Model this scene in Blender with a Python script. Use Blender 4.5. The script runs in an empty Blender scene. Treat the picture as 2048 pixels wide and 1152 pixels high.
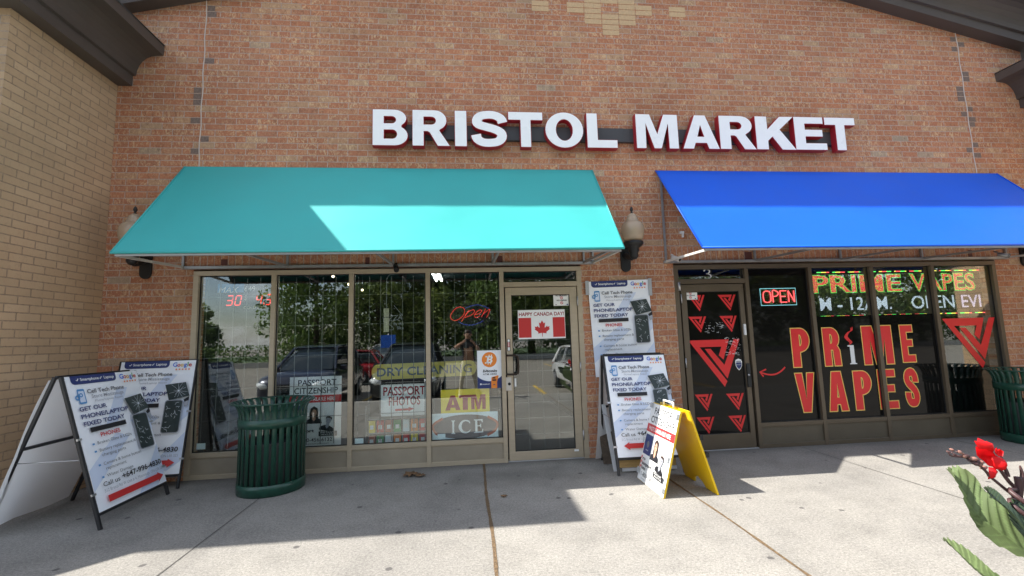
import bpy, bmesh, math, random
from mathutils import Vector, Matrix
random.seed(7)
R = math.radians
SC = bpy.context.scene
COL = SC.collection

# ------------------------------------------------------------------ camera
YAW, PITCH, ROLL, FPX = 0.0999608, 0.1126859, -0.0289462, 900.574
CAM = Vector((0.0, -5.618, 1.4807))
cy_, sy_, cp_, sp_, cr_, sr_ = math.cos(YAW), math.sin(YAW), math.cos(PITCH), math.sin(PITCH), math.cos(ROLL), math.sin(ROLL)
FWD = Vector((sy_ * cp_, cy_ * cp_, sp_))
_r0 = Vector((cy_, -sy_, 0)); _u0 = _r0.cross(FWD)
RGT = cr_ * _r0 + sr_ * _u0
UPV = -sr_ * _r0 + cr_ * _u0
cam = bpy.data.cameras.new('camera')
cam.sensor_fit = 'HORIZONTAL'; cam.sensor_width = 36.0
cam.lens = FPX / 2048 * 36.0
cam.clip_start = 0.05; cam.clip_end = 2000
camo = bpy.data.objects.new('camera', cam); COL.objects.link(camo)
m3 = Matrix((RGT, UPV, -FWD)).transposed()
camo.matrix_world = Matrix.Translation(CAM) @ m3.to_4x4()
SC.camera = camo

# ------------------------------------------------------------------ world, sun, exposure
SUN_TO = Vector((-0.885, 0.008, 1.0)).normalized()
SUN_EL = math.asin(SUN_TO.z)
w = bpy.data.worlds.new('World'); SC.world = w; w.use_nodes = True
nt = w.node_tree; bg = nt.nodes['Background']
sky = nt.nodes.new('ShaderNodeTexSky'); sky.sky_type = 'NISHITA'; sky.sun_disc = False
sky.sun_elevation = SUN_EL; sky.sun_rotation = R(-89.5); sky.altitude = 150
sky.air_density = 1.0; sky.dust_density = 1.5; sky.ozone_density = 1.0
tc = nt.nodes.new('ShaderNodeTexCoord')
mp = nt.nodes.new('ShaderNodeMapping'); mp.inputs['Scale'].default_value = (2.2, 2.2, 5.0)
nz = nt.nodes.new('ShaderNodeTexNoise'); nz.inputs['Scale'].default_value = 1.3; nz.inputs['Detail'].default_value = 8; nz.inputs['Roughness'].default_value = 0.62
rp = nt.nodes.new('ShaderNodeValToRGB'); rp.color_ramp.elements[0].position = 0.46; rp.color_ramp.elements[1].position = 0.66
mx = nt.nodes.new('ShaderNodeMix'); mx.data_type = 'RGBA'
mx.inputs[7].default_value = (9.5, 9.7, 10.0, 1)
nt.links.new(tc.outputs['Generated'], mp.inputs['Vector']); nt.links.new(mp.outputs[0], nz.inputs['Vector'])
nt.links.new(nz.outputs[0], rp.inputs[0]); nt.links.new(rp.outputs[0], mx.inputs[0])
nt.links.new(sky.outputs[0], mx.inputs[6]); nt.links.new(mx.outputs[2], bg.inputs['Color'])
bg.inputs['Strength'].default_value = 0.084
sl = bpy.data.lights.new('sun', 'SUN'); sl.energy = 3.8; sl.angle = R(0.55); sl.color = (1.0, 0.95, 0.87)
so = bpy.data.objects.new('sun', sl); COL.objects.link(so); so.location = (-20, 0, 25)
so.rotation_euler = SUN_TO.to_track_quat('Z', 'Y').to_euler()
SC.view_settings.view_transform = 'Standard'; SC.view_settings.look = 'None'
SC.view_settings.exposure = 1.5; SC.view_settings.gamma = 1.0
try:
    SC.cycles.max_bounces = 10; SC.cycles.transparent_max_bounces = 16; SC.cycles.sample_clamp_indirect = 6.0
    SC.cycles.use_denoising = True
except Exception: pass


# ------------------------------------------------------------------ helpers
def at(px, py, y=0.0):
    """photo pixel (2048 wide) -> world point on the vertical plane y"""
    d = RGT * ((px - 1024) / FPX) + UPV * ((576 - py) / FPX) + FWD
    return CAM + d * ((y - CAM.y) / d.y)


def thing(name, label, cat, loc=(0, 0, 0), rz=0.0, group=None):
    o = bpy.data.objects.new(name, None); COL.objects.link(o)
    o.empty_display_size = 0.2
    o.location = loc; o.rotation_euler = (0, 0, rz)
    return tag(o, label, cat, group)


def tag(o, label, cat, group=None):
    o['label'] = label; o['category'] = cat
    if group: o['group'] = group
    return o


def copy_tree(o, parent=None):
    c = o.copy(); COL.objects.link(c)
    c.parent = parent
    for ch in list(o.children):
        copy_tree(ch, c)
    return c


class B:
    """collects faces, then links them as ONE mesh object"""
    def __init__(s):
        s.v, s.f, s.mi, s.sm, s.mats = [], [], [], [], []

    def mat(s, m):
        if m not in s.mats: s.mats.append(m)
        return s.mats.index(m)

    def add(s, vs, fs, m, smooth=False):
        o = len(s.v); k = s.mat(m)
        s.v += [Vector(p) for p in vs]
        for f in fs:
            s.f.append(tuple(i + o for i in f)); s.mi.append(k); s.sm.append(smooth)

    def box(s, x0, x1, y0, y1, z0, z1, m):
        s.add([(x0, y0, z0), (x1, y0, z0), (x1, y1, z0), (x0, y1, z0), (x0, y0, z1), (x1, y0, z1), (x1, y1, z1), (x0, y1, z1)],
              [(0, 3, 2, 1), (4, 5, 6, 7), (0, 1, 5, 4), (1, 2, 6, 5), (2, 3, 7, 6), (3, 0, 4, 7)], m)

    def bar(s, p, q, a, b, m, up=(0, 0, 1)):
        p, q = Vector(p), Vector(q); d = (q - p).normalized(); up = Vector(up)
        if abs(d.dot(up)) > 0.98: up = Vector((0, 1, 0))
        x = d.cross(up).normalized() * a / 2; y = x.cross(d).normalized() * b / 2
        vs = [p - x - y, p + x - y, p + x + y, p - x + y, q - x - y, q + x - y, q + x + y, q - x + y]
        s.add(vs, [(0, 3, 2, 1), (4, 5, 6, 7), (0, 1, 5, 4), (1, 2, 6, 5), (2, 3, 7, 6), (3, 0, 4, 7)], m)

    def tube(s, pts, r, m, n=8, caps=True):
        pts = [Vector(p) for p in pts]; rs = r if isinstance(r, (list, tuple)) else [r] * len(pts)
        vs = []; ref = None
        for i, p in enumerate(pts):
            d = (pts[min(i + 1, len(pts) - 1)] - pts[max(i - 1, 0)]).normalized()
            if ref is None: ref = Vector((0, 0, 1)) if abs(d.z) < 0.9 else Vector((1, 0, 0))
            x = d.cross(ref).normalized(); yv = x.cross(d).normalized(); ref = yv
            for k in range(n):
                a = 2 * math.pi * k / n
                vs.append(p + x * math.cos(a) * rs[i] + yv * math.sin(a) * rs[i])
        fs = []
        for i in range(len(pts) - 1):
            for k in range(n):
                fs.append((i * n + k, i * n + (k + 1) % n, (i + 1) * n + (k + 1) % n, (i + 1) * n + k))
        if caps:
            fs.append(tuple(range(n))[::-1]); fs.append(tuple(range((len(pts) - 1) * n, len(pts) * n)))
        s.add(vs, fs, m, True)

    def lathe(s, prof, c, m, n=24, smooth=True):
        c = Vector(c); vs = []
        for r, z in prof:
            for k in range(n):
                a = 2 * math.pi * k / n
                vs.append(c + Vector((r * math.cos(a), r * math.sin(a), z)))
        fs = []
        for i in range(len(prof) - 1):
            for k in range(n):
                fs.append((i * n + k, i * n + (k + 1) % n, (i + 1) * n + (k + 1) % n, (i + 1) * n + k))
        if prof[0][0] > 1e-5: fs.append(tuple(range(n))[::-1])
        if prof[-1][0] > 1e-5: fs.append(tuple(range((len(prof) - 1) * n, len(prof) * n)))
        s.add(vs, fs, m, smooth)

    def extr(s, poly, fn, m, caps=True):
        """poly: list of 2D points; fn(p, k) -> 3D for k = 0, 1"""
        n = len(poly)
        vs = [fn(p, 0) for p in poly] + [fn(p, 1) for p in poly]
        fs = [(i, (i + 1) % n, n + (i + 1) % n, n + i) for i in range(n)]
        if caps: fs += [tuple(range(n))[::-1], tuple(range(n, 2 * n))]
        s.add(vs, fs, m)

    def strip(s, rows, m, smooth=True):
        nr, nc = len(rows), len(rows[0])
        s.add([p for r in rows for p in r],
              [(i * nc + j, i * nc + j + 1, (i + 1) * nc + j + 1, (i + 1) * nc + j) for i in range(nr - 1) for j in range(nc - 1)], m, smooth)

    def build(s, name, parent=None, fix=True, bevel=0.0):
        me = bpy.data.meshes.new(name)
        me.from_pydata([tuple(p) for p in s.v], [], s.f)
        for m in s.mats: me.materials.append(m)
        for p, k, sm in zip(me.polygons, s.mi, s.sm):
            p.material_index = k; p.use_smooth = sm
        if fix:
            bm = bmesh.new(); bm.from_mesh(me)
            bmesh.ops.recalc_face_normals(bm, faces=bm.faces)
            bm.to_mesh(me); bm.free()
        me.update()
        o = bpy.data.objects.new(name, me); COL.objects.link(o)
        if parent: o.parent = parent
        if bevel:
            b = o.modifiers.new('bevel', 'BEVEL'); b.width = bevel; b.segments = 2; b.limit_method = 'ANGLE'
        return o


def struct(o):
    o['kind'] = 'structure'
    return o


# ------------------------------------------------------------------ materials
def pm(name, col, rough=0.6, metal=0.0, spec=0.5, var=0.0, vscale=6.0, bump=0.0, bscale=60.0, coat=0.0, emit=0.0, ecol=None, streak=None):
    m = bpy.data.materials.new(name); m.use_nodes = True
    t = m.node_tree; p = t.nodes['Principled BSDF']
    p.inputs['Base Color'].default_value = (*col, 1); p.inputs['Roughness'].default_value = rough
    p.inputs['Metallic'].default_value = metal; p.inputs['Specular IOR Level'].default_value = spec
    p.inputs['Coat Weight'].default_value = coat
    if emit:
        p.inputs['Emission Color'].default_value = (*(ecol or col), 1); p.inputs['Emission Strength'].default_value = emit
    if var or bump:
        g = t.nodes.new('ShaderNodeTexCoord')
        mp = t.nodes.new('ShaderNodeMapping')
        if streak: mp.inputs['Scale'].default_value = streak
        t.links.new(g.outputs['Object'], mp.inputs[0])
    if var:
        n = t.nodes.new('ShaderNodeTexNoise'); n.inputs['Scale'].default_value = vscale; n.inputs['Detail'].default_value = 6
        n.inputs['Roughness'].default_value = 0.65
        t.links.new(mp.outputs[0], n.inputs['Vector'])
        r = t.nodes.new('ShaderNodeMapRange'); r.inputs[1].default_value = 0.3; r.inputs[2].default_value = 0.7
        r.inputs[3].default_value = 1 - var; r.inputs[4].default_value = 1 + var
        t.links.new(n.outputs[0], r.inputs[0])
        mu = t.nodes.new('ShaderNodeMix'); mu.data_type = 'RGBA'; mu.blend_type = 'MULTIPLY'; mu.inputs[0].default_value = 1
        mu.inputs[6].default_value = (*col, 1); t.links.new(r.outputs[0], mu.inputs[7])
        t.links.new(mu.outputs[2], p.inputs['Base Color'])
        rr = t.nodes.new('ShaderNodeMapRange'); rr.inputs[1].default_value = 0.3; rr.inputs[2].default_value = 0.7
        rr.inputs[3].default_value = max(0.02, rough - 0.08); rr.inputs[4].default_value = min(1, rough + 0.1)
        t.links.new(n.outputs[0], rr.inputs[0]); t.links.new(rr.outputs[0], p.inputs['Roughness'])
    if bump:
        n2 = t.nodes.new('ShaderNodeTexNoise'); n2.inputs['Scale'].default_value = bscale; n2.inputs['Detail'].default_value = 4
        t.links.new(mp.outputs[0], n2.inputs['Vector'])
        b = t.nodes.new('ShaderNodeBump'); b.inputs['Strength'].default_value = bump; b.inputs['Distance'].default_value = 0.02
        t.links.new(n2.outputs[0], b.inputs['Height']); t.links.new(b.outputs[0], p.inputs['Normal'])
    return m


class NG:
    """tiny node-graph helper"""
    def __init__(s, name):
        s.m = bpy.data.materials.new(name); s.m.use_nodes = True; s.t = s.m.node_tree; s.p = s.t.nodes['Principled BSDF']

    def link(s, a, b): s.t.links.new(a, b)

    def math(s, op, a, b=None, c=None):
        n = s.t.nodes.new('ShaderNodeMath'); n.operation = op
        for i, v in enumerate((a, b, c)):
            if v is None: continue
            if isinstance(v, (int, float)): n.inputs[i].default_value = v
            else: s.link(v, n.inputs[i])
        return n.outputs[0]

    def comb(s, x, y, z=0.0):
        n = s.t.nodes.new('ShaderNodeCombineXYZ')
        for i, v in enumerate((x, y, z)):
            if isinstance(v, (int, float)): n.inputs[i].default_value = v
            else: s.link(v, n.inputs[i])
        return n.outputs[0]

    def noise(s, vec, scale, detail=4, rough=0.5, dist=0.0):
        n = s.t.nodes.new('ShaderNodeTexNoise'); n.inputs['Scale'].default_value = scale; n.inputs['Detail'].default_value = detail
        n.inputs['Roughness'].default_value = rough; n.inputs['Distortion'].default_value = dist
        if vec is not None: s.link(vec, n.inputs['Vector'])
        return n.outputs[0]

    def white(s, vec):
        n = s.t.nodes.new('ShaderNodeTexWhiteNoise'); n.noise_dimensions = '3D'; s.link(vec, n.inputs['Vector'])
        return n.outputs['Value']

    def rng(s, v, a, b, c=0.0, d=1.0):
        n = s.t.nodes.new('ShaderNodeMapRange'); s.link(v, n.inputs[0])
        for i, k in enumerate((a, b, c, d)): n.inputs[i + 1].default_value = k
        return n.outputs[0]

    def mix(s, f, a, b, mode='MIX'):
        n = s.t.nodes.new('ShaderNodeMix'); n.data_type = 'RGBA'; n.blend_type = mode
        for i, v in ((0, f), (6, a), (7, b)):
            if isinstance(v, (int, float)): n.inputs[i].default_value = v
            elif isinstance(v, tuple): n.inputs[i].default_value = (*v, 1) if len(v) == 3 else v
            else: s.link(v, n.inputs[i])
        return n.outputs[2]

    def ramp(s, v, stops, const=False):
        n = s.t.nodes.new('ShaderNodeValToRGB'); e = n.color_ramp
        if const: e.interpolation = 'CONSTANT'
        while len(e.elements) < len(stops): e.elements.new(0.5)
        for el, (p, c) in zip(e.elements, stops):
            el.position = p; el.color = (*c, 1)
        s.link(v, n.inputs[0])
        return n.outputs[0]

    def bump(s, h, strength, dist):
        n = s.t.nodes.new('ShaderNodeBump'); n.inputs['Strength'].default_value = strength; n.inputs['Distance'].default_value = dist
        s.link(h, n.inputs['Height']); s.link(n.outputs[0], s.p.inputs['Normal'])

    def xyz(s):
        g = s.t.nodes.new('ShaderNodeNewGeometry'); sp = s.t.nodes.new('ShaderNodeSeparateXYZ')
        s.link(g.outputs['Position'], sp.inputs[0])
        return g.outputs['Position'], sp.outputs[0], sp.outputs[1], sp.outputs[2]


def brick_mat(name, axis, stops, mortar, L=0.2445, H=0.0788, z0=2.41, mott=0.5, mcol=(0.5, 0.36, 0.2), soldier=False, dcol=(0.1, 0.05, 0.035), jw=0.011):
    g = NG(name)
    pos, x, y, z = g.xyz()
    h = x if axis == 'x' else y
    zz = g.math('SUBTRACT', z, z0)

    def lay(hc, vc, LL, HH, off):
        row = g.math('FLOOR', g.math('DIVIDE', vc, HH))
        sh = g.math('MULTIPLY', g.math('FLOORED_MODULO', row, 2.0), off)
        hx = g.math('ADD', g.math('DIVIDE', hc, LL), sh)
        cl = g.math('FLOOR', hx)
        fx = g.math('MULTIPLY', g.math('FRACT', hx), LL)
        fz = g.math('SUBTRACT', vc, g.math('MULTIPLY', row, HH))
        ex = g.math('MINIMUM', fx, g.math('SUBTRACT', LL, fx))
        ez = g.math('MINIMUM', fz, g.math('SUBTRACT', HH, fz))
        return g.math('MINIMUM', ex, ez), g.comb(cl, row, 0.37)

    e, idv = lay(h, zz, L, H, 0.5)
    if soldier:
        e2, id2 = lay(g.math('ADD', zz, 0.004), h, L * 0.95, H, 0.0)
        inz = g.math('MULTIPLY', g.math('GREATER_THAN', zz, -0.004), g.math('LESS_THAN', zz, L * 0.95 - 0.004))
        a = g.math('MULTIPLY', g.math('GREATER_THAN', x, -3.3), g.math('LESS_THAN', x, 1.54))
        b = g.math('MULTIPLY', g.math('GREATER_THAN', x, 2.6), g.math('LESS_THAN', x, 7.55))
        k = g.math('MULTIPLY', inz, g.math('MAXIMUM', a, b))
        e = g.math('ADD', g.math('MULTIPLY', e2, k), g.math('MULTIPLY', e, g.math('SUBTRACT', 1.0, k)))
        idm = g.t.nodes.new('ShaderNodeMix'); idm.data_type = 'VECTOR'
        g.link(k, idm.inputs[0]); g.link(idv, idm.inputs[4]); g.link(id2, idm.inputs[5]); idv = idm.outputs[1]
    rnd = g.white(idv)
    # wobble the joint line a little
    wob = g.math('MULTIPLY', g.math('SUBTRACT', g.noise(pos, 55, 2), 0.5), 0.006)
    mort = g.rng(g.math('ADD', e, wob), jw * 0.32, jw * 0.62, 1.0, 0.0)
    base = g.ramp(rnd, stops)
    # mottled lighter scribbles, mostly upright, as on tumbled brick
    off = g.t.nodes.new('ShaderNodeVectorMath'); off.operation = 'MULTIPLY_ADD'
    g.link(idv, off.inputs[0]); off.inputs[1].default_value = (3.1, 1.7, 2.3); g.link(g.comb(g.math('MULTIPLY', h, 1.7), 0.0, g.math('MULTIPLY', z, 1.0)), off.inputs[2])
    n1 = g.noise(off.outputs[0], 12, 6, 0.72, 1.8)
    amt = g.rng(g.white(g.comb(rnd, 0.3, 0.9)), 0.0, 1.0, 0.3, 1.0)
    fac = g.math('MULTIPLY', g.math('MULTIPLY', g.rng(n1, 0.49, 0.60), amt), mott)
    c1 = g.mix(fac, base, mcol)
    n2 = g.noise(off.outputs[0], 15, 5, 0.7, 1.2)
    c2 = g.mix(g.math('MULTIPLY', g.rng(n2, 0.54, 0.66), mott * 0.75), c1, dcol)
    wide = g.rng(g.noise(pos, 0.7, 4, 0.6), 0.35, 0.65, 0.86, 1.12)
    c3 = g.mix(1.0, c2, wide, 'MULTIPLY')
    mc = g.mix(g.rng(g.noise(pos, 30, 3), 0.35, 0.65), tuple(k * 0.8 for k in mortar), tuple(min(1, k * 1.15) for k in mortar))
    g.link(g.mix(mort, c3, mc), g.p.inputs['Base Color'])
    g.p.inputs['Roughness'].default_value = 0.88; g.p.inputs['Specular IOR Level'].default_value = 0.25
    hgt = g.math('ADD', g.math('SUBTRACT', 1.0, mort), g.math('MULTIPLY', g.math('ADD', n1, n2), 0.35))
    g.bump(hgt, 0.55, 0.006)
    return g.m


M = {}
M['brick'] = brick_mat('red_brick', 'x', [(0.0, (0.43, 0.175, 0.095)), (0.3, (0.48, 0.205, 0.112)), (0.6, (0.405, 0.17, 0.10)), (0.87, (0.475, 0.24, 0.137)), (0.985, (0.45, 0.28, 0.17)), (1.0, (0.38, 0.29, 0.21))],
                       (0.47, 0.37, 0.315), soldier=True, mott=0.85, mcol=(0.68, 0.49, 0.295), dcol=(0.20, 0.10, 0.06), jw=0.0095)
M['tanbrick'] = brick_mat('tan_brick', 'y', [(0, (0.51, 0.35, 0.21)), (0.5, (0.475, 0.325, 0.195)), (1, (0.54, 0.375, 0.23))], (0.33, 0.235, 0.155), mott=0.25, mcol=(0.52, 0.40, 0.25), dcol=(0.2, 0.15, 0.1))
M['tanfront'] = brick_mat('tan_brick_front', 'x', [(0, (0.42, 0.30, 0.19)), (0.5, (0.36, 0.26, 0.165)), (1, (0.46, 0.33, 0.21))], (0.35, 0.28, 0.22), mott=0.3)
M['inlay'] = pm('cream_brick', (0.58, 0.41, 0.24), 0.85, var=0.12, vscale=30, bump=0.3, bscale=80)
M['charcoal'] = pm('charcoal_brick', (0.20, 0.145, 0.12), 0.85, var=0.35, vscale=45, bump=0.4, bscale=90)
M['caulk'] = pm('caulk', (0.62, 0.55, 0.50), 0.8)
M['trim'] = pm('painted_trim', (0.082, 0.067, 0.058), 0.5, var=0.12, vscale=3)
M['roof'] = pm('roof_metal', (0.12, 0.11, 0.11), 0.6)
M['bronze'] = pm('bronze_aluminium', (0.47, 0.39, 0.28), 0.45, metal=0.15, var=0.08, vscale=4, streak=(1, 1, 6))
M['bronze_panel'] = pm('bronze_panel', (0.34, 0.29, 0.215), 0.5, metal=0.1, var=0.12, vscale=3)
M['dbronze'] = pm('dark_bronze_aluminium', (0.13, 0.10, 0.068), 0.42, metal=0.25, var=0.1, vscale=4)
M['dbronze_panel'] = pm('dark_bronze_panel', (0.11, 0.09, 0.062), 0.5, metal=0.1, var=0.15, vscale=3)
M['gasket'] = pm('black_gasket', (0.012, 0.012, 0.012), 0.6)
M['black'] = pm('black_paint', (0.012, 0.013, 0.014), 0.5, bump=0.15, bscale=120)
M['blackframe'] = pm('black_steel', (0.018, 0.018, 0.02), 0.42, var=0.2, vscale=20)
M['film'] = pm('black_film', (0.008, 0.0076, 0.0072), 0.035, spec=0.2)
M['film2'] = pm('black_backing', (0.006, 0.006, 0.006), 0.6)
M['teal'] = pm('teal_canvas', (0.05, 0.42, 0.41), 0.55, spec=0.35, var=0.06, vscale=0.9, bump=0.06, bscale=300)
M['blue'] = pm('blue_canvas', (0.005, 0.115, 0.74), 0.55, spec=0.35, var=0.06, vscale=0.9, bump=0.06, bscale=300)
M['galv'] = pm('galvanised_steel', (0.36, 0.36, 0.36), 0.45, metal=0.5, var=0.15, vscale=9)
M['whitebar'] = pm('white_tube', (0.62, 0.60, 0.56), 0.5, var=0.1, vscale=8)
M['face'] = pm('white_acrylic', (0.93, 0.95, 0.97), 0.3, var=0.02, vscale=3)
M['redside'] = pm('red_return', (0.36, 0.014, 0.026), 0.42, var=0.06, vscale=6)
M['raceway'] = pm('raceway_paint', (0.055, 0.055, 0.06), 0.5, var=0.08)
M['green'] = pm('green_enamel', (0.008, 0.056, 0.036), 0.36, var=0.28, vscale=14, coat=0.2)
M['liner'] = pm('bin_liner', (0.10, 0.105, 0.11), 0.7)
M['sheet'] = pm('corrugated_plastic', (0.90, 0.93, 0.98), 0.42, var=0.035, vscale=5)
g_ = NG('corrugated_plastic_back'); g_.p.inputs['Base Color'].default_value = (0.80, 0.81, 0.82, 1); g_.p.inputs['Roughness'].default_value = 0.45
g_tr = g_.t.nodes.new('ShaderNodeBsdfTranslucent'); g_tr.inputs[0].default_value = (0.85, 0.86, 0.87, 1); g_ms = g_.t.nodes.new('ShaderNodeMixShader'); g_ms.inputs[0].default_value = 0.5
g_.link(g_.p.outputs[0], g_ms.inputs[1]); g_.link(g_tr.outputs[0], g_ms.inputs[2]); g_.link(g_ms.outputs[0], g_.t.nodes['Material Output'].inputs[0])
M['sheetback'] = g_.m
M['paper'] = pm('white_paper', (0.92, 0.93, 0.92), 0.6, var=0.03)
M['navy'] = pm('ink_navy', (0.022, 0.038, 0.16), 0.5)
M['ink'] = pm('ink_black', (0.014, 0.014, 0.018), 0.5)
M['screen'] = pm('ink_screen', (0.03, 0.045, 0.045), 0.35, var=0.3, vscale=12)
M['crack'] = pm('ink_white', (0.75, 0.8, 0.85), 0.5)
M['grey'] = pm('ink_grey', (0.16, 0.165, 0.18), 0.5)
M['lgrey'] = pm('ink_light_grey', (0.36, 0.38, 0.43), 0.5)
M['pred'] = pm('ink_red', (0.60, 0.035, 0.035), 0.45)
M['lblue'] = pm('ink_light_blue', (0.08, 0.28, 0.58), 0.5)
M['paleblue'] = pm('ink_pale_blue', (0.66, 0.74, 0.90), 0.45)
M['gblue'] = pm('ink_blue', (0.03, 0.16, 0.70), 0.5)
M['gyel'] = pm('ink_yellow', (0.85, 0.48, 0.02), 0.5)
M['ggrn'] = pm('ink_green', (0.03, 0.36, 0.09), 0.5)
M['orange'] = pm('ink_orange', (0.86, 0.25, 0.03), 0.5)
M['skin'] = pm('ink_skin', (0.55, 0.33, 0.23), 0.5)
M['hair'] = pm('ink_dark_brown', (0.05, 0.03, 0.022), 0.5)
M['yellow'] = pm('yellow_plastic', (0.80, 0.52, 0.008), 0.4, var=0.07, vscale=5)
M['tape'] = pm('grey_tape', (0.42, 0.44, 0.46), 0.35)
M['vred'] = pm('red_vinyl', (0.76, 0.022, 0.026), 0.35, var=0.06, vscale=3)
M['vyel'] = pm('yellow_vinyl', (0.88, 0.60, 0.14), 0.4)
M['vwhite'] = pm('white_vinyl', (0.78, 0.80, 0.82), 0.4)
M['drygold'] = pm('sign_gold', (0.62, 0.52, 0.11), 0.5)
M['dryblue'] = pm('sign_slate', (0.05, 0.08, 0.11), 0.5)
M['atmred'] = pm('sign_crimson', (0.34, 0.004, 0.02), 0.5)
M['atmyel'] = pm('sign_yellow', (0.95, 0.74, 0.03), 0.5)
M['icegrey'] = pm('sign_grey_brown', (0.16, 0.13, 0.13), 0.5)
M['icered'] = pm('sign_rust', (0.52, 0.13, 0.06), 0.5)
M['iceblue'] = pm('sign_ice', (0.82, 0.93, 0.96), 0.5)
M['steel'] = pm('brushed_steel', (0.55, 0.55, 0.56), 0.32, metal=0.8)
M['plate'] = pm('oxblood_plate', (0.11, 0.035, 0.028), 0.7)
M['inner'] = pm('shop_interior', (0.03, 0.032, 0.034), 0.8)
M['innerfloor'] = pm('shop_floor', (0.07, 0.065, 0.06), 0.5)
M['grille'] = pm('grille_steel', (0.15, 0.155, 0.15), 0.5, metal=0.2)
M['tubeon'] = pm('lit_tube', (1, 1, 1), emit=4, ecol=(0.95, 1.0, 1.0))
M['bulbon'] = pm('lit_bulb', (1, 1, 1), emit=2.5, ecol=(1.0, 0.82, 0.5))
M['ledred'] = pm('led_red', (0.3, 0.0, 0.0), emit=0.55, ecol=(1.0, 0.06, 0.05))
M['ledpink'] = pm('led_pink', (0.3, 0.05, 0.05), emit=0.75, ecol=(1.0, 0.10, 0.10))
M['ledgreen'] = pm('led_green', (0.0, 0.3, 0.0), emit=0.7, ecol=(0.12, 0.95, 0.15))
M['ledamber'] = pm('led_amber', (0.3, 0.3, 0.0), emit=0.7, ecol=(0.85, 0.75, 0.10))
M['ledwhite'] = pm('led_white', (0.3, 0.3, 0.3), emit=0.62, ecol=(0.72, 0.84, 1.0))
M['ledlilac'] = pm('led_lilac', (0.3, 0.3, 0.3), emit=0.62, ecol=(0.74, 0.68, 1.0))
M['ledblue'] = pm('led_blue', (0.0, 0.0, 0.3), emit=0.22, ecol=(0.12, 0.2, 1.0))
M['ledcyan'] = pm('led_cyan', (0.0, 0.2, 0.3), emit=0.35, ecol=(0.3, 0.75, 0.8))
M['cream'] = pm('cream_label', (0.55, 0.52, 0.38), 0.6)
M['wood'] = pm('plywood', (0.40, 0.26, 0.10), 0.7, var=0.2, vscale=12, streak=(1, 8, 8))
M['bark'] = pm('bark', (0.09, 0.065, 0.045), 0.9, var=0.3, vscale=20, bump=0.6, bscale=40)


def glass_mat(name, refl, tint):
    g = NG(name); t = g.t; t.nodes.remove(g.p)
    tr = t.nodes.new('ShaderNodeBsdfTransparent'); tr.inputs[0].default_value = (*tint, 1)
    gl = t.nodes.new('ShaderNodeBsdfGlossy'); gl.inputs['Roughness'].default_value = 0.0; gl.inputs[0].default_value = (0.95, 0.97, 0.97, 1)
    lw = t.nodes.new('ShaderNodeLayerWeight'); lw.inputs[0].default_value = 0.5
    fac = g.math('ADD', refl, g.math('MULTIPLY', g.math('POWER', lw.outputs['Facing'], 4.0), 1.0 - refl))
    ms = t.nodes.new('ShaderNodeMixShader')
    g.link(fac, ms.inputs[0]); g.link(tr.outputs[0], ms.inputs[1]); g.link(gl.outputs[0], ms.inputs[2])
    g.link(ms.outputs[0], t.nodes['Material Output'].inputs[0])
    return g.m


M['glass'] = glass_mat('tinted_glass', 0.11, (0.95, 0.985, 0.98))
g_ = NG('lamp_glass')
g_.p.inputs['Base Color'].default_value = (0.66, 0.53, 0.38, 1); g_.p.inputs['Roughness'].default_value = 0.18
g_.p.inputs['Transmission Weight'].default_value = 0.45; g_.p.inputs['Subsurface Weight'].default_value = 0.0
M['globe'] = g_.m


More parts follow.
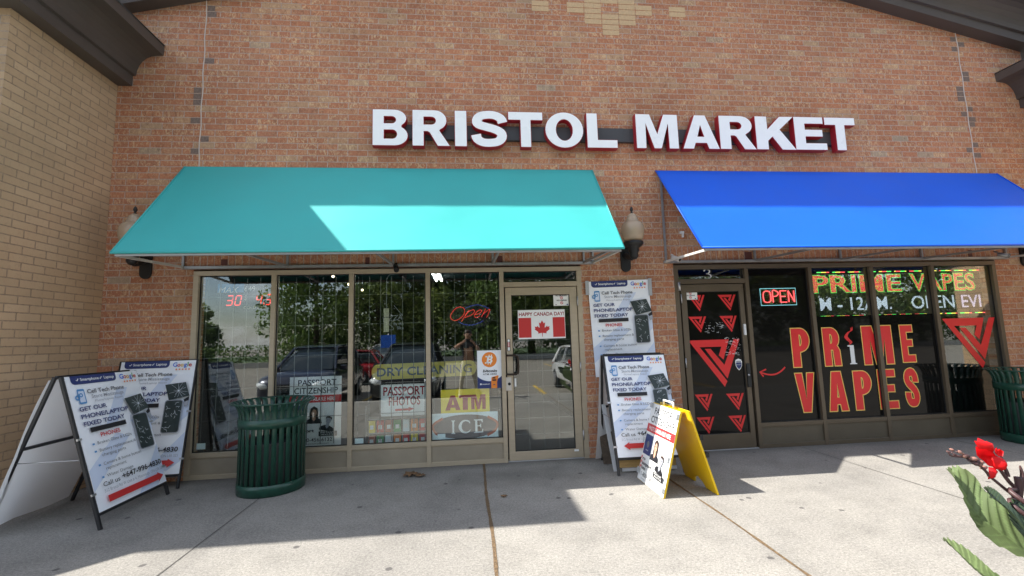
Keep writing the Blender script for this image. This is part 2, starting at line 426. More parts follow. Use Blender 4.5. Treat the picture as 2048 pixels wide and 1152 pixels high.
def concrete_mat():
    g = NG('broom_concrete')
    pos, x, y, z = g.xyz()
    big = g.noise(pos, 0.9, 5, 0.6)
    mid = g.noise(pos, 7, 5, 0.65)
    fine = g.noise(pos, 130, 3, 0.7)
    agg = g.noise(pos, 55, 3, 0.8)
    c = g.mix(g.rng(big, 0.35, 0.65), (0.265, 0.253, 0.232), (0.322, 0.307, 0.278))
    c = g.mix(g.math('MULTIPLY', g.rng(mid, 0.42, 0.70), 0.35), c, (0.245, 0.236, 0.222))
    c = g.mix(1.0, c, g.rng(fine, 0.3, 0.7, 0.72, 1.22), 'MULTIPLY')
    c = g.mix(1.0, c, g.rng(agg, 0.35, 0.65, 0.72, 1.22), 'MULTIPLY')
    slab = g.white(g.comb(g.math('FLOOR', g.math('DIVIDE', g.math('SUBTRACT', x, 0.15), 2.07)), 0.0, 0.5))
    c = g.mix(1.0, c, g.rng(slab, 0.0, 1.0, 0.92, 1.06), 'MULTIPLY')
    c = g.mix(1.0, c, g.rng(g.noise(pos, 2.2, 6, 0.7), 0.30, 0.55, 0.80, 1.0), 'MULTIPLY')
    # dark trodden patch before the shop door and along the wall
    dx = g.math('DIVIDE', g.math('SUBTRACT', x, 0.55), 0.75); dy = g.math('DIVIDE', g.math('ADD', y, 0.55), 0.35)
    rr = g.math('SQRT', g.math('ADD', g.math('MULTIPLY', dx, dx), g.math('MULTIPLY', dy, dy)))
    st = g.math('MULTIPLY', g.rng(g.math('ADD', rr, g.math('MULTIPLY', g.math('SUBTRACT', g.noise(pos, 3.5, 5), 0.5), 1.6)), 0.3, 1.1, 1.0, 0.0), 0.45)
    c = g.mix(st, c, (0.12, 0.115, 0.105))
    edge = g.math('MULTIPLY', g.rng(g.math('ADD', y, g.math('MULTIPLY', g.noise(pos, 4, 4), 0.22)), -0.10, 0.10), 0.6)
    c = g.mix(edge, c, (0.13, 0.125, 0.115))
    # chewing-gum spots
    v = g.t.nodes.new('ShaderNodeTexVoronoi'); v.inputs['Scale'].default_value = 3.6
    g.link(g.comb(x, y, 0.0), v.inputs['Vector'])
    pick = g.math('GREATER_THAN', g.white(v.outputs['Color']), 0.3)
    wv = g.math('MULTIPLY', g.math('SUBTRACT', g.noise(pos, 40, 2), 0.5), 0.05)
    spot = g.math('MULTIPLY', g.rng(g.math('ADD', v.outputs['Distance'], wv), 0.07, 0.10, 1.0, 0.0), pick)
    c = g.mix(g.math('MULTIPLY', spot, 0.8), c, (0.075, 0.07, 0.07))
    g.link(c, g.p.inputs['Base Color'])
    g.p.inputs['Roughness'].default_value = 0.9; g.p.inputs['Specular IOR Level'].default_value = 0.2
    g.bump(g.math('ADD', g.math('ADD', fine, agg), g.math('MULTIPLY', mid, 0.6)), 0.5, 0.006)
    return g.m


M['concrete'] = concrete_mat()
M['asphalt'] = pm('asphalt', (0.235, 0.215, 0.185), 0.9, var=0.2, vscale=1.2, bump=0.5, bscale=150)
M['lineyel'] = pm('line_yellow', (0.62, 0.40, 0.04), 0.8, var=0.2, vscale=9)
M['jointfill'] = pm('joint_filler', (0.16, 0.105, 0.055), 0.95, var=0.5, vscale=40, bump=1.0, bscale=70)
M['groove'] = pm('joint_groove', (0.085, 0.08, 0.072), 0.95, var=0.3, vscale=30)
M['grass'] = pm('grass', (0.06, 0.10, 0.03), 0.9, var=0.35, vscale=0.8, bump=0.8, bscale=30)


def leaf_mat(name, a, b, tl=0.35):
    g = NG(name); t = g.t
    ge = t.nodes.new('ShaderNodeNewGeometry')
    pos = ge.outputs['Position']
    c = g.mix(g.rng(g.noise(pos, 0.55, 4), 0.35, 0.65), a, b)
    c = g.mix(1.0, c, g.rng(ge.outputs['Random Per Island'], 0, 1, 0.6, 1.35), 'MULTIPLY')
    g.link(c, g.p.inputs['Base Color']); g.p.inputs['Roughness'].default_value = 0.55
    trn = t.nodes.new('ShaderNodeBsdfTranslucent'); g.link(c, trn.inputs[0])
    ms = t.nodes.new('ShaderNodeMixShader'); ms.inputs[0].default_value = tl
    g.link(g.p.outputs[0], ms.inputs[1]); g.link(trn.outputs[0], ms.inputs[2]); g.link(ms.outputs[0], t.nodes['Material Output'].inputs[0])
    return g.m


M['leafA'] = leaf_mat('tree_leaves', (0.10, 0.17, 0.04), (0.18, 0.26, 0.06))
M['leafB'] = leaf_mat('tree_leaves_olive', (0.13, 0.19, 0.05), (0.24, 0.29, 0.07))
M['lime'] = leaf_mat('lime_leaves', (0.20, 0.30, 0.03), (0.30, 0.40, 0.05))
M['petal'] = leaf_mat('red_petal', (0.75, 0.004, 0.012), (0.85, 0.01, 0.012), 0.4)


# ------------------------------------------------------------------ glyphs and printing
def arc(cx, cy, rx, ry, a0, a1, n=10):
    return [(cx + rx * math.cos(R(a0 + (a1 - a0) * i / n)), cy + ry * math.sin(R(a0 + (a1 - a0) * i / n))) for i in range(n + 1)]


def stroke(pts, h, closed=False, hy=None):
    """thick line along a polyline -> one closed outline (h = half width)"""
    hy = hy or h
    n = len(pts); L, Rr = [], []
    for i, p in enumerate(pts):
        a = pts[(i - 1) % n] if closed else pts[max(i - 1, 0)]; b = pts[(i + 1) % n] if closed else pts[min(i + 1, n - 1)]
        dx, dy = b[0] - a[0], b[1] - a[1]; l = math.hypot(dx, dy) or 1
        nx, ny = -dy / l, dx / l
        L.append((p[0] + nx * h, p[1] + ny * hy)); Rr.append((p[0] - nx * h, p[1] - ny * hy))
    if closed: return [L, Rr[::-1]]
    return [L + Rr[::-1]]


def smooth_path(pts, k=4):
    out = []
    n = len(pts)
    for i in range(n - 1):
        p0, p1, p2, p3 = pts[max(i - 1, 0)], pts[i], pts[i + 1], pts[min(i + 2, n - 1)]
        for j in range(k):
            t = j / k
            out.append(tuple(0.5 * (2 * p1[d] + (p2[d] - p0[d]) * t + (2 * p0[d] - 5 * p1[d] + 4 * p2[d] - p3[d]) * t * t + (3 * p1[d] - p0[d] - 3 * p2[d] + p3[d]) * t ** 3) for d in range(len(p1))))
    out.append(tuple(pts[-1]))
    return out


SP = [(.90, .66), (.84, .79), (.66, .875), (.45, .885), (.24, .84), (.155, .72), (.20, .615), (.42, .55), (.66, .49), (.835, .40), (.865, .27), (.76, .155), (.55, .115), (.33, .125), (.17, .21), (.12, .345)]
GLY = {
    'B': [[(0, 0), (0, 1)] + [(.52, 1)] + arc(.60, .755, .36, .245, 88, -50, 10) + arc(.62, .28, .38, .28, 58, -88, 10) + [(.5, 0)],
          [(.33, .62)] + arc(.54, .71, .11, .09, -88, 88, 8) + [(.33, .80)], [(.33, .20)] + arc(.56, .315, .12, .115, -88, 88, 8) + [(.33, .43)]],
    'R': [[(0, 0), (0, 1), (.55, 1)] + arc(.58, .71, .33, .29, 85, -62, 10) + [(.72, .43), (1, 0), (.66, 0), (.45, .37), (.40, .40), (.31, .40), (.31, 0)],
          [(.31, .60)] + arc(.50, .70, .11, .10, -88, 88, 8) + [(.31, .80)]],
    'I': [[(0, 0), (0, 1), (1, 1), (1, 0)]],
    'S': stroke(smooth_path(SP, 3), .155, hy=.118),
    'T': [[(.345, 0), (.345, .76), (0, .76), (0, 1), (1, 1), (1, .76), (.655, .76), (.655, 0)]],
    'O': [arc(.5, .5, .5, .5, 0, 350, 35), arc(.5, .5, .21, .29, 0, 345, 23)],
    'L': [[(0, 0), (0, 1), (.365, 1), (.365, .24), (1, .24), (1, 0)]],
    'M': [[(0, 0), (0, 1), (.34, 1), (.5, .43), (.66, 1), (1, 1), (1, 0), (.765, 0), (.765, .74), (.59, 0), (.41, 0), (.235, .74), (.235, 0)]],
    'A': [[(0, 0), (.35, 1), (.65, 1), (1, 0), (.70, 0), (.645, .17), (.355, .17), (.30, 0)], [(.42, .37), (.58, .37), (.5, .70)]],
    'K': [[(0, 0), (0, 1), (.31, 1), (.31, .62), (.63, 1), (1, 1), (.63, .60), (1.02, 0), (.65, 0), (.42, .38), (.31, .26), (.31, 0)]],
    'E': [[(0, 0), (0, 1), (.93, 1), (.93, .785), (.345, .785), (.345, .62), (.89, .62), (.89, .40), (.345, .40), (.345, .215), (1, .215), (1, 0)]],
}
GC = {   # condensed, very heavy
    'P': [[(0, 0), (0, 1), (.5, 1)] + arc(.5, .70, .5, .30, 80, -80, 12) + [(.5, .39), (.43, .39), (.43, 0)], [(.43, .54)] + arc(.47, .69, .10, .15, -85, 85, 8) + [(.43, .84)]],
    'R': [[(0, 0), (0, 1), (.5, 1)] + arc(.5, .73, .48, .27, 80, -50, 10) + [(.86, .50), (.97, .40), (1, 0), (.60, 0), (.56, .42), (.42, .42), (.42, 0)], [(.42, .58)] + arc(.47, .71, .10, .13, -85, 85, 8) + [(.42, .84)]],
    'M': [[(0, 0), (0, 1), (.34, 1), (.5, .45), (.66, 1), (1, 1), (1, 0), (.75, 0), (.75, .66), (.6, 0), (.4, 0), (.25, .66), (.25, 0)]],
    'E': [[(0, 0), (0, 1), (.95, 1), (.95, .82), (.45, .82), (.45, .60), (.86, .60), (.86, .43), (.45, .43), (.45, .18), (1, .18), (1, 0)]],
    'V': [[(.30, 0), (0, 1), (.36, 1), (.51, .32), (.64, 1), (1, 1), (.70, 0)]],
    'A': [[(0, 0), (.26, 1), (.74, 1), (1, 0), (.64, 0), (.60, .17), (.42, .17), (.38, 0)], [(.45, .34), (.57, .34), (.51, .72)]],
    'S': stroke(smooth_path([(.80, .64), (.79, .78), (.66, .885), (.48, .90), (.28, .86), (.205, .74), (.28, .62), (.50, .52), (.72, .40), (.79, .26), (.70, .13), (.5, .10), (.30, .13), (.205, .25), (.20, .37)], 3), .20, hy=.10),
    'T': [[(.30, 0), (.30, .80), (0, .80), (0, 1), (1, 1), (1, .80), (.70, .80), (.70, 0)]],
}


def offset_loop(lp, d, hole=False):
    n = len(lp)
    area = sum(lp[i][0] * lp[(i + 1) % n][1] - lp[(i + 1) % n][0] * lp[i][1] for i in range(n))
    sgn = (1 if area > 0 else -1) * (-1 if hole else 1)
    out = []
    for i in range(n):
        p, a, b = lp[i], lp[i - 1], lp[(i + 1) % n]
        def nrm(u, v):
            dx, dy = v[0] - u[0], v[1] - u[1]; l = math.hypot(dx, dy) or 1e-9
            return (dy / l * sgn, -dx / l * sgn)
        n1, n2 = nrm(a, p), nrm(p, b)
        sx, sy = n1[0] + n2[0], n1[1] + n2[1]; q = sx * sx + sy * sy
        k = min(2.0 / max(q, 0.05), 2.2)
        out.append((p[0] + sx * k * d, p[1] + sy * k * d))
    return out


def fill2d(loops, extrude=0.0):
    """fill closed loops (holes even-odd) -> (verts3, faces)"""
    c = bpy.data.curves.new('tmp', 'CURVE'); c.dimensions = '2D'; c.fill_mode = 'BOTH' if extrude else 'FRONT'; c.extrude = extrude
    for lp in loops:
        s = c.splines.new('POLY'); s.points.add(len(lp) - 1); s.use_cyclic_u = True
        for p, q in zip(s.points, lp): p.co = (q[0], q[1], 0, 1)
    o = bpy.data.objects.new('tmp', c); me = bpy.data.meshes.new_from_object(o)
    vs = [tuple(v.co) for v in me.vertices]; fs = [tuple(p.vertices) for p in me.polygons]
    bpy.data.objects.remove(o); bpy.data.curves.remove(c); bpy.data.meshes.remove(me)
    return vs, fs


_tx = {}
def text2d(s, bold=0.0, shear=0.0):
    k = (s, bold, shear)
    if k not in _tx:
        c = bpy.data.curves.new('tmp', 'FONT'); c.body = s; c.offset = bold; c.shear = shear; c.resolution_u = 3; c.fill_mode = 'FRONT'
        o = bpy.data.objects.new('tmp', c); me = bpy.data.meshes.new_from_object(o)
        vs = [(v.co.x, v.co.y) for v in me.vertices]; fs = [tuple(p.vertices) for p in me.polygons]
        bpy.data.objects.remove(o); bpy.data.curves.remove(c); bpy.data.meshes.remove(me)
        _tx[k] = (vs, fs)
    return _tx[k]


class Print:
    """flat printing on a sheet: u right, v down (metres times s), laid in thin layers along n"""
    def __init__(s, b, O, U, V, su=1.0, sv=None):
        s.b = b; s.O = Vector(O); s.U = Vector(U).normalized(); s.V = Vector(V).normalized()
        s.N = s.V.cross(s.U).normalized()
        s.su = su; s.sv = sv or su; s.k = 1; s.step = 0.0006

    def P(s, u, v, n=0.0): return s.O + s.U * (u * s.su) + s.V * (v * s.sv) + s.N * n

    def poly(s, pts, m, lift=True):
        if lift: s.k += 1
        s.b.add([s.P(u, v, s.k * s.step) for u, v in pts], [tuple(range(len(pts)))], m)

    def rect(s, u0, u1, v0, v1, m): s.poly([(u0, v0), (u1, v0), (u1, v1), (u0, v1)], m)

    def loops(s, lps, m):
        s.k += 1
        vs, fs = fill2d(lps)
        s.b.add([s.P(p[0], p[1], s.k * s.step) for p in vs], fs, m)

    def glyph(s, lps, u0, u1, vtop, vbot, m, off=0.0):
        q = [[(u0 + (u1 - u0) * x, vbot + (vtop - vbot) * y) for x, y in lp] for lp in lps]
        if off: q = [offset_loop(lp, off, i > 0) for i, lp in enumerate(q)]
        s.loops(q, m)

    def text(s, t, u0, u1, vbase, cap, m, bold=0.0, shear=0.0):
        s.k += 1
        vs, fs = text2d(t, bold, shear)
        x0 = min(p[0] for p in vs); x1 = max(p[0] for p in vs)
        ku = (u1 - u0) / (x1 - x0); kv = cap / (0.70 + bold)
        s.b.add([s.P(u0 + (x - x0) * ku, vbase - y * kv, s.k * s.step) for x, y in vs], fs, m)

    def line(s, pts, h, m):
        s.k += 1
        for lp in stroke(pts, h):
            n = len(lp) // 2
            vs = [s.P(u, v, s.k * s.step) for u, v in lp]
            s.b.add(vs, [(i, i + 1, 2 * n - 2 - i, 2 * n - 1 - i) for i in range(n - 1)], m)

    def slab(s, w, h, t, m):
        """the sheet itself, w x h in print units, t thick"""
        pts = [(0, 0), (w, 0), (w, h), (0, h)]
        s.b.extr(pts, lambda p, k: s.P(p[0], p[1], 0.0 if k else -t), m)


# ------------------------------------------------------------------ ground
KERB = -6.25
b = B(); b.box(-16, 22, KERB, 0.10, -0.5, 0.0, M['concrete'])
sidewalk = struct(b.build('sidewalk'))
b = B(); b.box(-16, 22, KERB - 0.16, KERB - 0.002, -0.5, 0.004, pm('kerb_concrete', (0.36, 0.34, 0.31), 0.9, var=0.12, vscale=5, bump=0.4, bscale=90))
struct(b.build('kerb', bevel=0.02))
b = B()
b.strip([[(x, KERB - 0.162, -0.15) for x in (-60, 60)], [(x, -8.6, -0.30) for x in (-60, 60)], [(x, -34, -0.32) for x in (-60, 60)]], M['asphalt'], False)
struct(b.build('parking_lot'))
b = B(); b.box(-300, 300, -300, 300, -0.9, -0.6, M['asphalt']); struct(b.build('ground'))
b = B(); b.box(-60, 60, -75, -34.4, -0.6, -0.22, M['grass']); struct(b.build('grass_verge'))
b = B(); b.box(-60, 60, -34.4, -34.0, -0.6, 0.12, pm('far_kerb', (0.42, 0.40, 0.36), 0.9, var=0.1)); struct(b.build('far_kerb'))
for k, x in enumerate((-6.1, -3.25, -0.4, 2.45, 5.3, 8.15)):
    b = B(); b.box(x - 0.05, x + 0.05, -11.6, -8.65, -0.33, -0.296, M['lineyel']); struct(b.build('parking_line'))
for k, x in enumerate((-0.4, 2.45, 5.3)):
    b = B(); b.box(x - 0.05, x + 0.05, -26, -21, -0.34, -0.310, M['lineyel']); struct(b.build('parking_line'))


def joint(x, wd, m, y0=-6.2, y1=0.0, bend=0.01):
    b = B(); rows = []
    n = 60
    for i in range(n + 1):
        y = y0 + (y1 - y0) * i / n
        c = x + bend * math.sin(i * 0.35) * 0.6; h = wd / 2 * random.uniform(0.6, 1.15)
        rows.append([(c - h, y, 0.003), (c + h, y, 0.003)])
    b.strip(rows, m, False)
    o = struct(b.build('sidewalk_joint', fix=False)); return o


joint(0.155, 0.030, M['jointfill']); joint(2.04, 0.026, M['jointfill'])
joint(-2.06, 0.010, M['groove'], bend=0.0); joint(4.22, 0.010, M['groove'], bend=0.0); joint(6.3, 0.012, M['groove'], bend=0.0); joint(-4.15, 0.012, M['groove'], y1=-1.3, bend=0.0)

# ------------------------------------------------------------------ main building
bld = thing('shop_building', 'long red brick shop building with a low gable and dark painted eaves', 'building', (2.1, 0, 0))
OFF = Matrix.Translation((-2.1, 0, 0))


def part(b, name, parent, bevel=0.0, fix=True):
    """parts keep world coordinates although their thing sits at its base point"""
    o = b.build(name, parent, fix, bevel)
    p = parent; M4 = Matrix.Identity(4)
    chain = []
    while p: chain.append(p); p = p.parent
    for q in reversed(chain): M4 = M4 @ (q.matrix_parent_inverse @ q.matrix_basis)
    o.matrix_parent_inverse = M4.inverted()
    return o


def rake_z(x): return 5.64 + 0.240 * (x + 4.15) if x < 2.12 else 5.64 + 0.240 * (2.12 + 4.15) - 0.245 * (x - 2.12)


WX0, WX1 = -4.2, 8.44
b = B()
for x0, x1 in ((WX0, -3.22), (1.46, 2.70), (7.46, WX1)):
    b.box(x0, x1, 0.0, 0.25, 0.0, 2.41, M['brick'])
poly = [(WX0, 2.41), (WX1, 2.41), (WX1, rake_z(WX1) + .2), (2.12, rake_z(2.12) + .2), (WX0, rake_z(WX0) + .2)]
b.extr(poly, lambda p, k: (p[0], 0.0 if k == 0 else 0.25, p[1]), M['brick'])
for x0, x1 in ((-3.22, 1.46), (2.70, 7.46)):
    b.box(x0, x1, 0.13, 0.25, 2.385, 2.4095, M['inner'])
part(b, 'wall', bld)
# cream brick inlay (stack bond) above the sign
b = B()
x0c, z0c = 1.918, 5.605
rowsp = [[0], [-1, 0, 1], [-4, -2, -1, 1, 2, 4], [-1, 0, 1], [0]]
for i, cols in enumerate(rowsp):
    for c in cols:
        for j in range(2):
            xa = x0c + c * 0.2445; za = z0c + i * 0.1576 + j * 0.0788
            b = B(); b.box(xa + .006, xa + .2385, -0.004, 0.02, za + .005, za + .0738, M['inlay']); part(b, 'cream_brick', bld)
# movement joints with charcoal bricks beside them
for jx in (-3.225, 7.377):
    b = B()
    zt = rake_z(jx) + 0.1
    pts = [(jx + 0.006 * math.sin(i * 1.3), -0.004, 3.6 + (zt - 3.6) * i / 24) for i in range(25)]
    b.tube(pts, 0.006, M['caulk'], 5)
    part(b, 'movement_joint', bld)
    for r_ in range(14, 46):
        if random.random() < 0.34:
            z = 2.41 + r_ * 0.0788
            if z > zt - .1: continue
            l = random.choice([(-.12, -.012), (.012, .12), (.012, .10), (-.10, -.012)])
            b = B(); b.box(jx + l[0], jx + l[1], -0.003, 0.02, z + .006, z + .0735, M['charcoal']); part(b, 'charcoal_brick', bld)
# rake cornice with cove
cove = [(.165, 0), (.165, .13), (.20, .135)] + [(.20 + .22 * (1 - math.cos(R(a))), .135 + .27 * math.sin(R(a))) for a in (15, 30, 45, 60, 75, 90)] + [(.50, .41), (.505, .53)]
prof = [(0, 0)] + cove + [(0.0, .60)]
for xa, xb in ((-5.2, 2.12), (2.12, 9.6)):
    b = B()
    b.extr(prof, lambda p, k: ((xa, xb)[k], -p[0], rake_z((xa, xb)[k] if (xa, xb)[k] != 2.12 else (2.119 if xa < 0 else 2.121)) + p[1]), M['trim'])
    part(b, 'gable_cornice', bld)
b = B()
for xa, xb in ((-5.2, 2.12), (2.12, 9.6)):
    za, zb = rake_z(xa) + .63, rake_z(min(xb, 9.6)) + .63
    if xa > 0: za = rake_z(2.121) + .63
    b.add([(xa, -.52, za), (xb, -.52, zb), (xb, 9, zb), (xa, 9, za), (xa, -.52, za + .04), (xb, -.52, zb + .04), (xb, 9, zb + .04), (xa, 9, za + .04)],
          [(0, 3, 2, 1), (4, 5, 6, 7), (0, 1, 5, 4), (1, 2, 6, 5), (2, 3, 7, 6), (3, 0, 4, 7)], M['roof'])
part(b, 'roof', bld)
# rooms behind the glass
b = B()
for x0, x1 in ((-4.0, 1.9), (2.2, 8.2)):
    b.box(x0, x1, 0.26, 7.0, -0.05, 0.0, M['innerfloor'])
    b.box(x0, x1, 7.0, 7.1, 0.0, 3.2, M['inner']); b.box(x0 - .1, x0, 0.26, 7.0, 0.0, 3.2, M['inner']); b.box(x1, x1 + .1, 0.26, 7.0, 0.0, 3.2, M['inner'])
    b.box(x0, x1, 0.26, 7.0, 2.72, 2.8, M['inner'])
    b.box(x0, x1, 0.251, 0.26, 2.38, 2.72, M['inner'])
part(b, 'room_shell', bld)
for p1, p2 in (((443, 519), (455, 530)), ((731, 515), (739, 528)), ((994, 512), (1005, 527)), ((1489, 504), (1504, 520)), ((1935, 500), (1945, 517))):
    a, c = at(*p1), at(*p2)
    b = B(); b.box(a.x, c.x, -0.006, 0.01, c.z, a.z, M['plate']); part(b, 'wall_plate', bld)


# ------------------------------------------------------------------ tan wings
def wing(name, label, sgn, wx):
    t = thing(name, label, 'building', (wx + (-2.5 if sgn > 0 else 2.5), -0.65, 0))
    fy, far = -1.30, wx - sgn * 5.0
    b = B()
    xa, xb = min(wx, far), max(wx, far)
    zt = 4.69
    # front and side faces use differently oriented coursing
    b.add([(wx, fy, 0), (wx, 0, 0), (wx, 0, zt), (wx, fy, zt)], [(0, 1, 2, 3)], M['tanbrick'])
    b.add([(xa, fy, 0), (xb, fy, 0), (xb, fy, zt), (xa, fy, zt)], [(0, 1, 2, 3)], M['tanfront'])
    b.add([(far, fy, 0), (far, 0, 0), (far, 0, zt), (far, fy, zt), (wx, 0, 0), (wx, 0, zt)], [(0, 3, 2, 1), (1, 2, 5, 4), (2, 3, 5)], M['tanbrick'])
    part(b, 'wall', t, fix=False)
    b = B()
    P = [(-.02, 0)] + [(o, z) for o, z in cove] + [(-.02, .60)]
    pa = lambda p: (wx + sgn * p[0], -0.001, zt + p[1]); pb = lambda p: (wx + sgn * p[0], fy - p[0], zt + p[1]); pc = lambda p: (far, fy - p[0], zt + p[1])
    n = len(P)
    vs = [pa(p) for p in P] + [pb(p) for p in P] + [pc(p) for p in P]
    fs = []
    for s_ in range(2):
        for i in range(n): fs.append((s_ * n + i, s_ * n + (i + 1) % n, (s_ + 1) * n + (i + 1) % n, (s_ + 1) * n + i))
    fs += [tuple(range(n))[::-1], tuple(range(2 * n, 3 * n))]
    b.add(vs, fs, M['trim']); part(b, 'cornice', t)
    b = B()
    z1 = zt + .535
    b.add([(wx + sgn * .52, fy - .52, z1), (wx + sgn * .52, -.0, z1), (wx - sgn * 2.5, -.0, z1 + 1.15), (wx - sgn * 2.5, fy + .9, z1 + 1.15), (far, fy - .52, z1), (far, 0, z1 + 1.15)],
          [(0, 1, 2, 3), (0, 3, 5, 4), (3, 2, 5)], M['roof'])
    part(b, 'roof', t)
    return t


wing('brick_wing', 'tan brick wing at the left end of the red wall, with coved dark eaves', 1, WX0)
wing('brick_wing', 'tan brick wing whose coved dark eaves end beside the blue awning', -1, WX1)


# ------------------------------------------------------------------ storefronts
def storefront(label, loc, outer, mulls, door, fm, pmat, sill, film):
    """outer = (x0, x1); mulls = centres of the verticals; door = (left, right) bay edges"""
    t = thing('storefront', label, 'shopfront', loc)
    x0, x1 = outer; hw = 0.026; y0, y1 = -0.004, 0.10; HT, GT = 2.385, 2.332
    b = B()
    b.box(x0, x1, y0, y1, GT, HT, fm)
    edges = [x0 + 0.06] + mulls + [x1 - 0.06]
    b.box(x0, x0 + .06, y0, y1, 0.0, GT, fm); b.box(x1 - .06, x1, y0, y1, 0.0, GT, fm)
    for m in mulls: b.box(m - hw, m + hw, y0 - .003, y1, 0.0, GT, fm)
    bays = []
    for i in range(len(edges) - 1):
        a = edges[i] + (hw if i else 0); c = edges[i + 1] - (hw if i < len(edges) - 2 else 0)
        bays.append((a, c))
    for a, c in bays:
        mid = (a + c) / 2
        if door[0] < mid < door[1]:
            b.box(a, c, y0 + .001, y1, 2.135, 2.195, fm)
            b.box(a, c, 0.0, y1, 0.0, 0.012, M['steel'])
        else:
            b.box(a, c, y0 + .001, y1, sill - .05, sill, fm)
            b.box(a, c, y0 + .002, y1, 0.0, 0.05, fm)
    part(b, 'frame', t, bevel=0.003)
    panes = []
    for a, c in bays:
        mid = (a + c) / 2
        isd = door[0] < mid < door[1]
        z0, z1 = (2.195, GT) if isd else (sill, GT)
        # gaskets round the glass
        b = B(); f = film(mid) if not isd else 0
        if f and f < z1:
            b.box(a, c, 0.045, 0.051, z0, f, M['film']); b.box(a, c, 0.045, 0.051, f + .0005, z1, M['glass'])
        elif f: b.box(a, c, 0.045, 0.051, z0, z1, M['film'])
        else: b.box(a, c, 0.045, 0.051, z0, z1, M['glass'])
        pn = part(b, 'transom_pane' if isd else 'window_pane', t); panes.append(pn)
        b = B()
        for q in ((a, a + .010, z0, z1), (c - .010, c, z0, z1)): b.box(q[0], q[1], 0.034, 0.045, q[2], q[3], M['gasket'])
        b.box(a + .010, c - .010, 0.034, 0.045, z1 - .010, z1, M['gasket']); b.box(a + .010, c - .010, 0.034, 0.045, z0, z0 + .010, M['gasket'])
        part(b, 'gasket', pn)
        if not isd:
            b = B(); b.box(a, c, 0.014, 0.06, 0.05, sill - .05, pmat)
            b.box(a, c, 0.008, 0.0139, sill - .062, sill - .05, fm)
            part(b, 'base_panel', t)
    return t, bays, panes


def grille(parent, a, c, z0, z1, dx, dz, r, y):
    b = B(); n = max(2, round((c - a) / dx))
    for i in range(n + 1):
        x = a + (c - a) * i / n; b.box(x - r, x + r, y, y + 2 * r, z0, z1, M['grille'])
    z = z1 - dz * 0.62
    while z > z0:
        b.box(a, c, y + 2 * r, y + 3.2 * r, z - r * .8, z + r * .8, M['grille']); z -= dz
    part(b, 'security_grille', parent)


def make_door(sf, x0, x1, gx0, gx1, gz0, gz1, fm, pane_mat, hinge_x):
    b = B(); yf, yb = 0.010, 0.062
    b.box(x0, gx0, yf, yb, 0.014, 2.125, fm); b.box(gx1, x1, yf, yb, 0.014, 2.125, fm)
    b.box(gx0, gx1, yf, yb, gz1, 2.125, fm); b.box(gx0, gx1, yf, yb, 0.014, gz0, fm)
    d = part(b, 'door', sf, bevel=0.003)
    b = B(); b.box(gx0, gx1, 0.036, 0.042, gz0, gz1, pane_mat); part(b, 'pane', d)
    b = B(); b.box(gx0, gx0 + .009, .026, .036, gz0, gz1, M['gasket']); b.box(gx1 - .009, gx1, .026, .036, gz0, gz1, M['gasket'])
    b.box(gx0 + .009, gx1 - .009, .026, .036, gz1 - .009, gz1, M['gasket']); b.box(gx0 + .009, gx1 - .009, .026, .036, gz0, gz0 + .009, M['gasket']); part(b, 'gasket', d)
    for z in (0.22, 1.05, 1.88):
        b = B(); b.tube([(hinge_x, -0.008, z), (hinge_x, -0.008, z + .12)], 0.009, M['steel'], 8); part(b, 'hinge', d)
    return d


sfL, baysL, panesL = storefront('bronze framed storefront under the teal awning, four windows and a glass door', (-0.88, 0.05, 0), (-3.22, 1.46), [-2.311, -1.407, -0.486, 0.432], (0.43, 1.46),
                                M['bronze'], M['bronze_panel'], 0.291, lambda x: 0)
sfR, baysR, panesR = storefront('dark framed storefront under the blue awning, blacked out with red lettering', (5.08, 0.05, 0), (2.70, 7.46), [3.707, 4.62, 5.533, 6.46], (2.7, 3.7),
                                M['dbronze'], M['dbronze_panel'], 0.315, lambda x: 9 if x < 4.6 else (1.665 if x < 6.4 else 0))
for i, (a, c) in enumerate(baysL[:4]): grille(panesL[i], a + .03, c - .03, 0.30, 2.31, 0.145, 0.365, 0.0038, 0.13)
doorL = make_door(sfL, 0.475, 1.392, 0.550, 1.300, 0.118, 2.03, M['bronze'], M['glass'], 1.397)
b = B()
for i in range(1, 4):
    x = .55 + .75 * i / 4; b.box(x - .0025, x + .0025, .06, .065, .118, 2.03, M['grille'])
for i in range(1, 10):
    z = .118 + 1.912 * i / 10; b.box(.55, 1.30, .065, .070, z - .0025, z + .0025, M['grille'])
part(b, 'security_grille', doorL)
# left door furniture
a1, a2 = at(1017, 711, -.05), at(1018, 749, -.05)
b = B(); xh = a1.x
b.tube(smooth_path([(xh - .02, 0.01, a1.z), (xh - .015, -.045, a1.z), (xh + .03, -.06, a1.z), (xh + .095, -.065, a1.z - .005), (xh + .115, -.065, a1.z - .04), (xh + .115, -.065, a2.z + .04), (xh + .095, -.065, a2.z + .005), (xh + .03, -.06, a2.z), (xh - .015, -.045, a2.z), (xh - .02, .01, a2.z)], 4), 0.013, pm('oiled_bronze', (0.045, 0.03, 0.022), 0.35, metal=0.5), 8)
part(b, 'handle', doorL)
p, q = at(1011, 755), at(1023.5, 781)
b = B(); b.box(p.x, q.x, 0.004, 0.012, q.z, p.z, M['steel']); b.lathe([(0.018, 0), (0.018, .006), (0.012, .010), (0, .010)], (0, 0, 0), M['brick'], 14)
for i in range(len(b.v) - 56, len(b.v)):
    v = b.v[i]; b.v[i] = Vector(((p.x + q.x) / 2 + .01 + v.x, 0.004 - v.z, (p.z + q.z) / 2 + v.y))
b.mats[-1] = M['gasket']; part(b, 'lock_plate', doorL)
p, q = at(1014, 678, .01), at(1021, 702, .01)
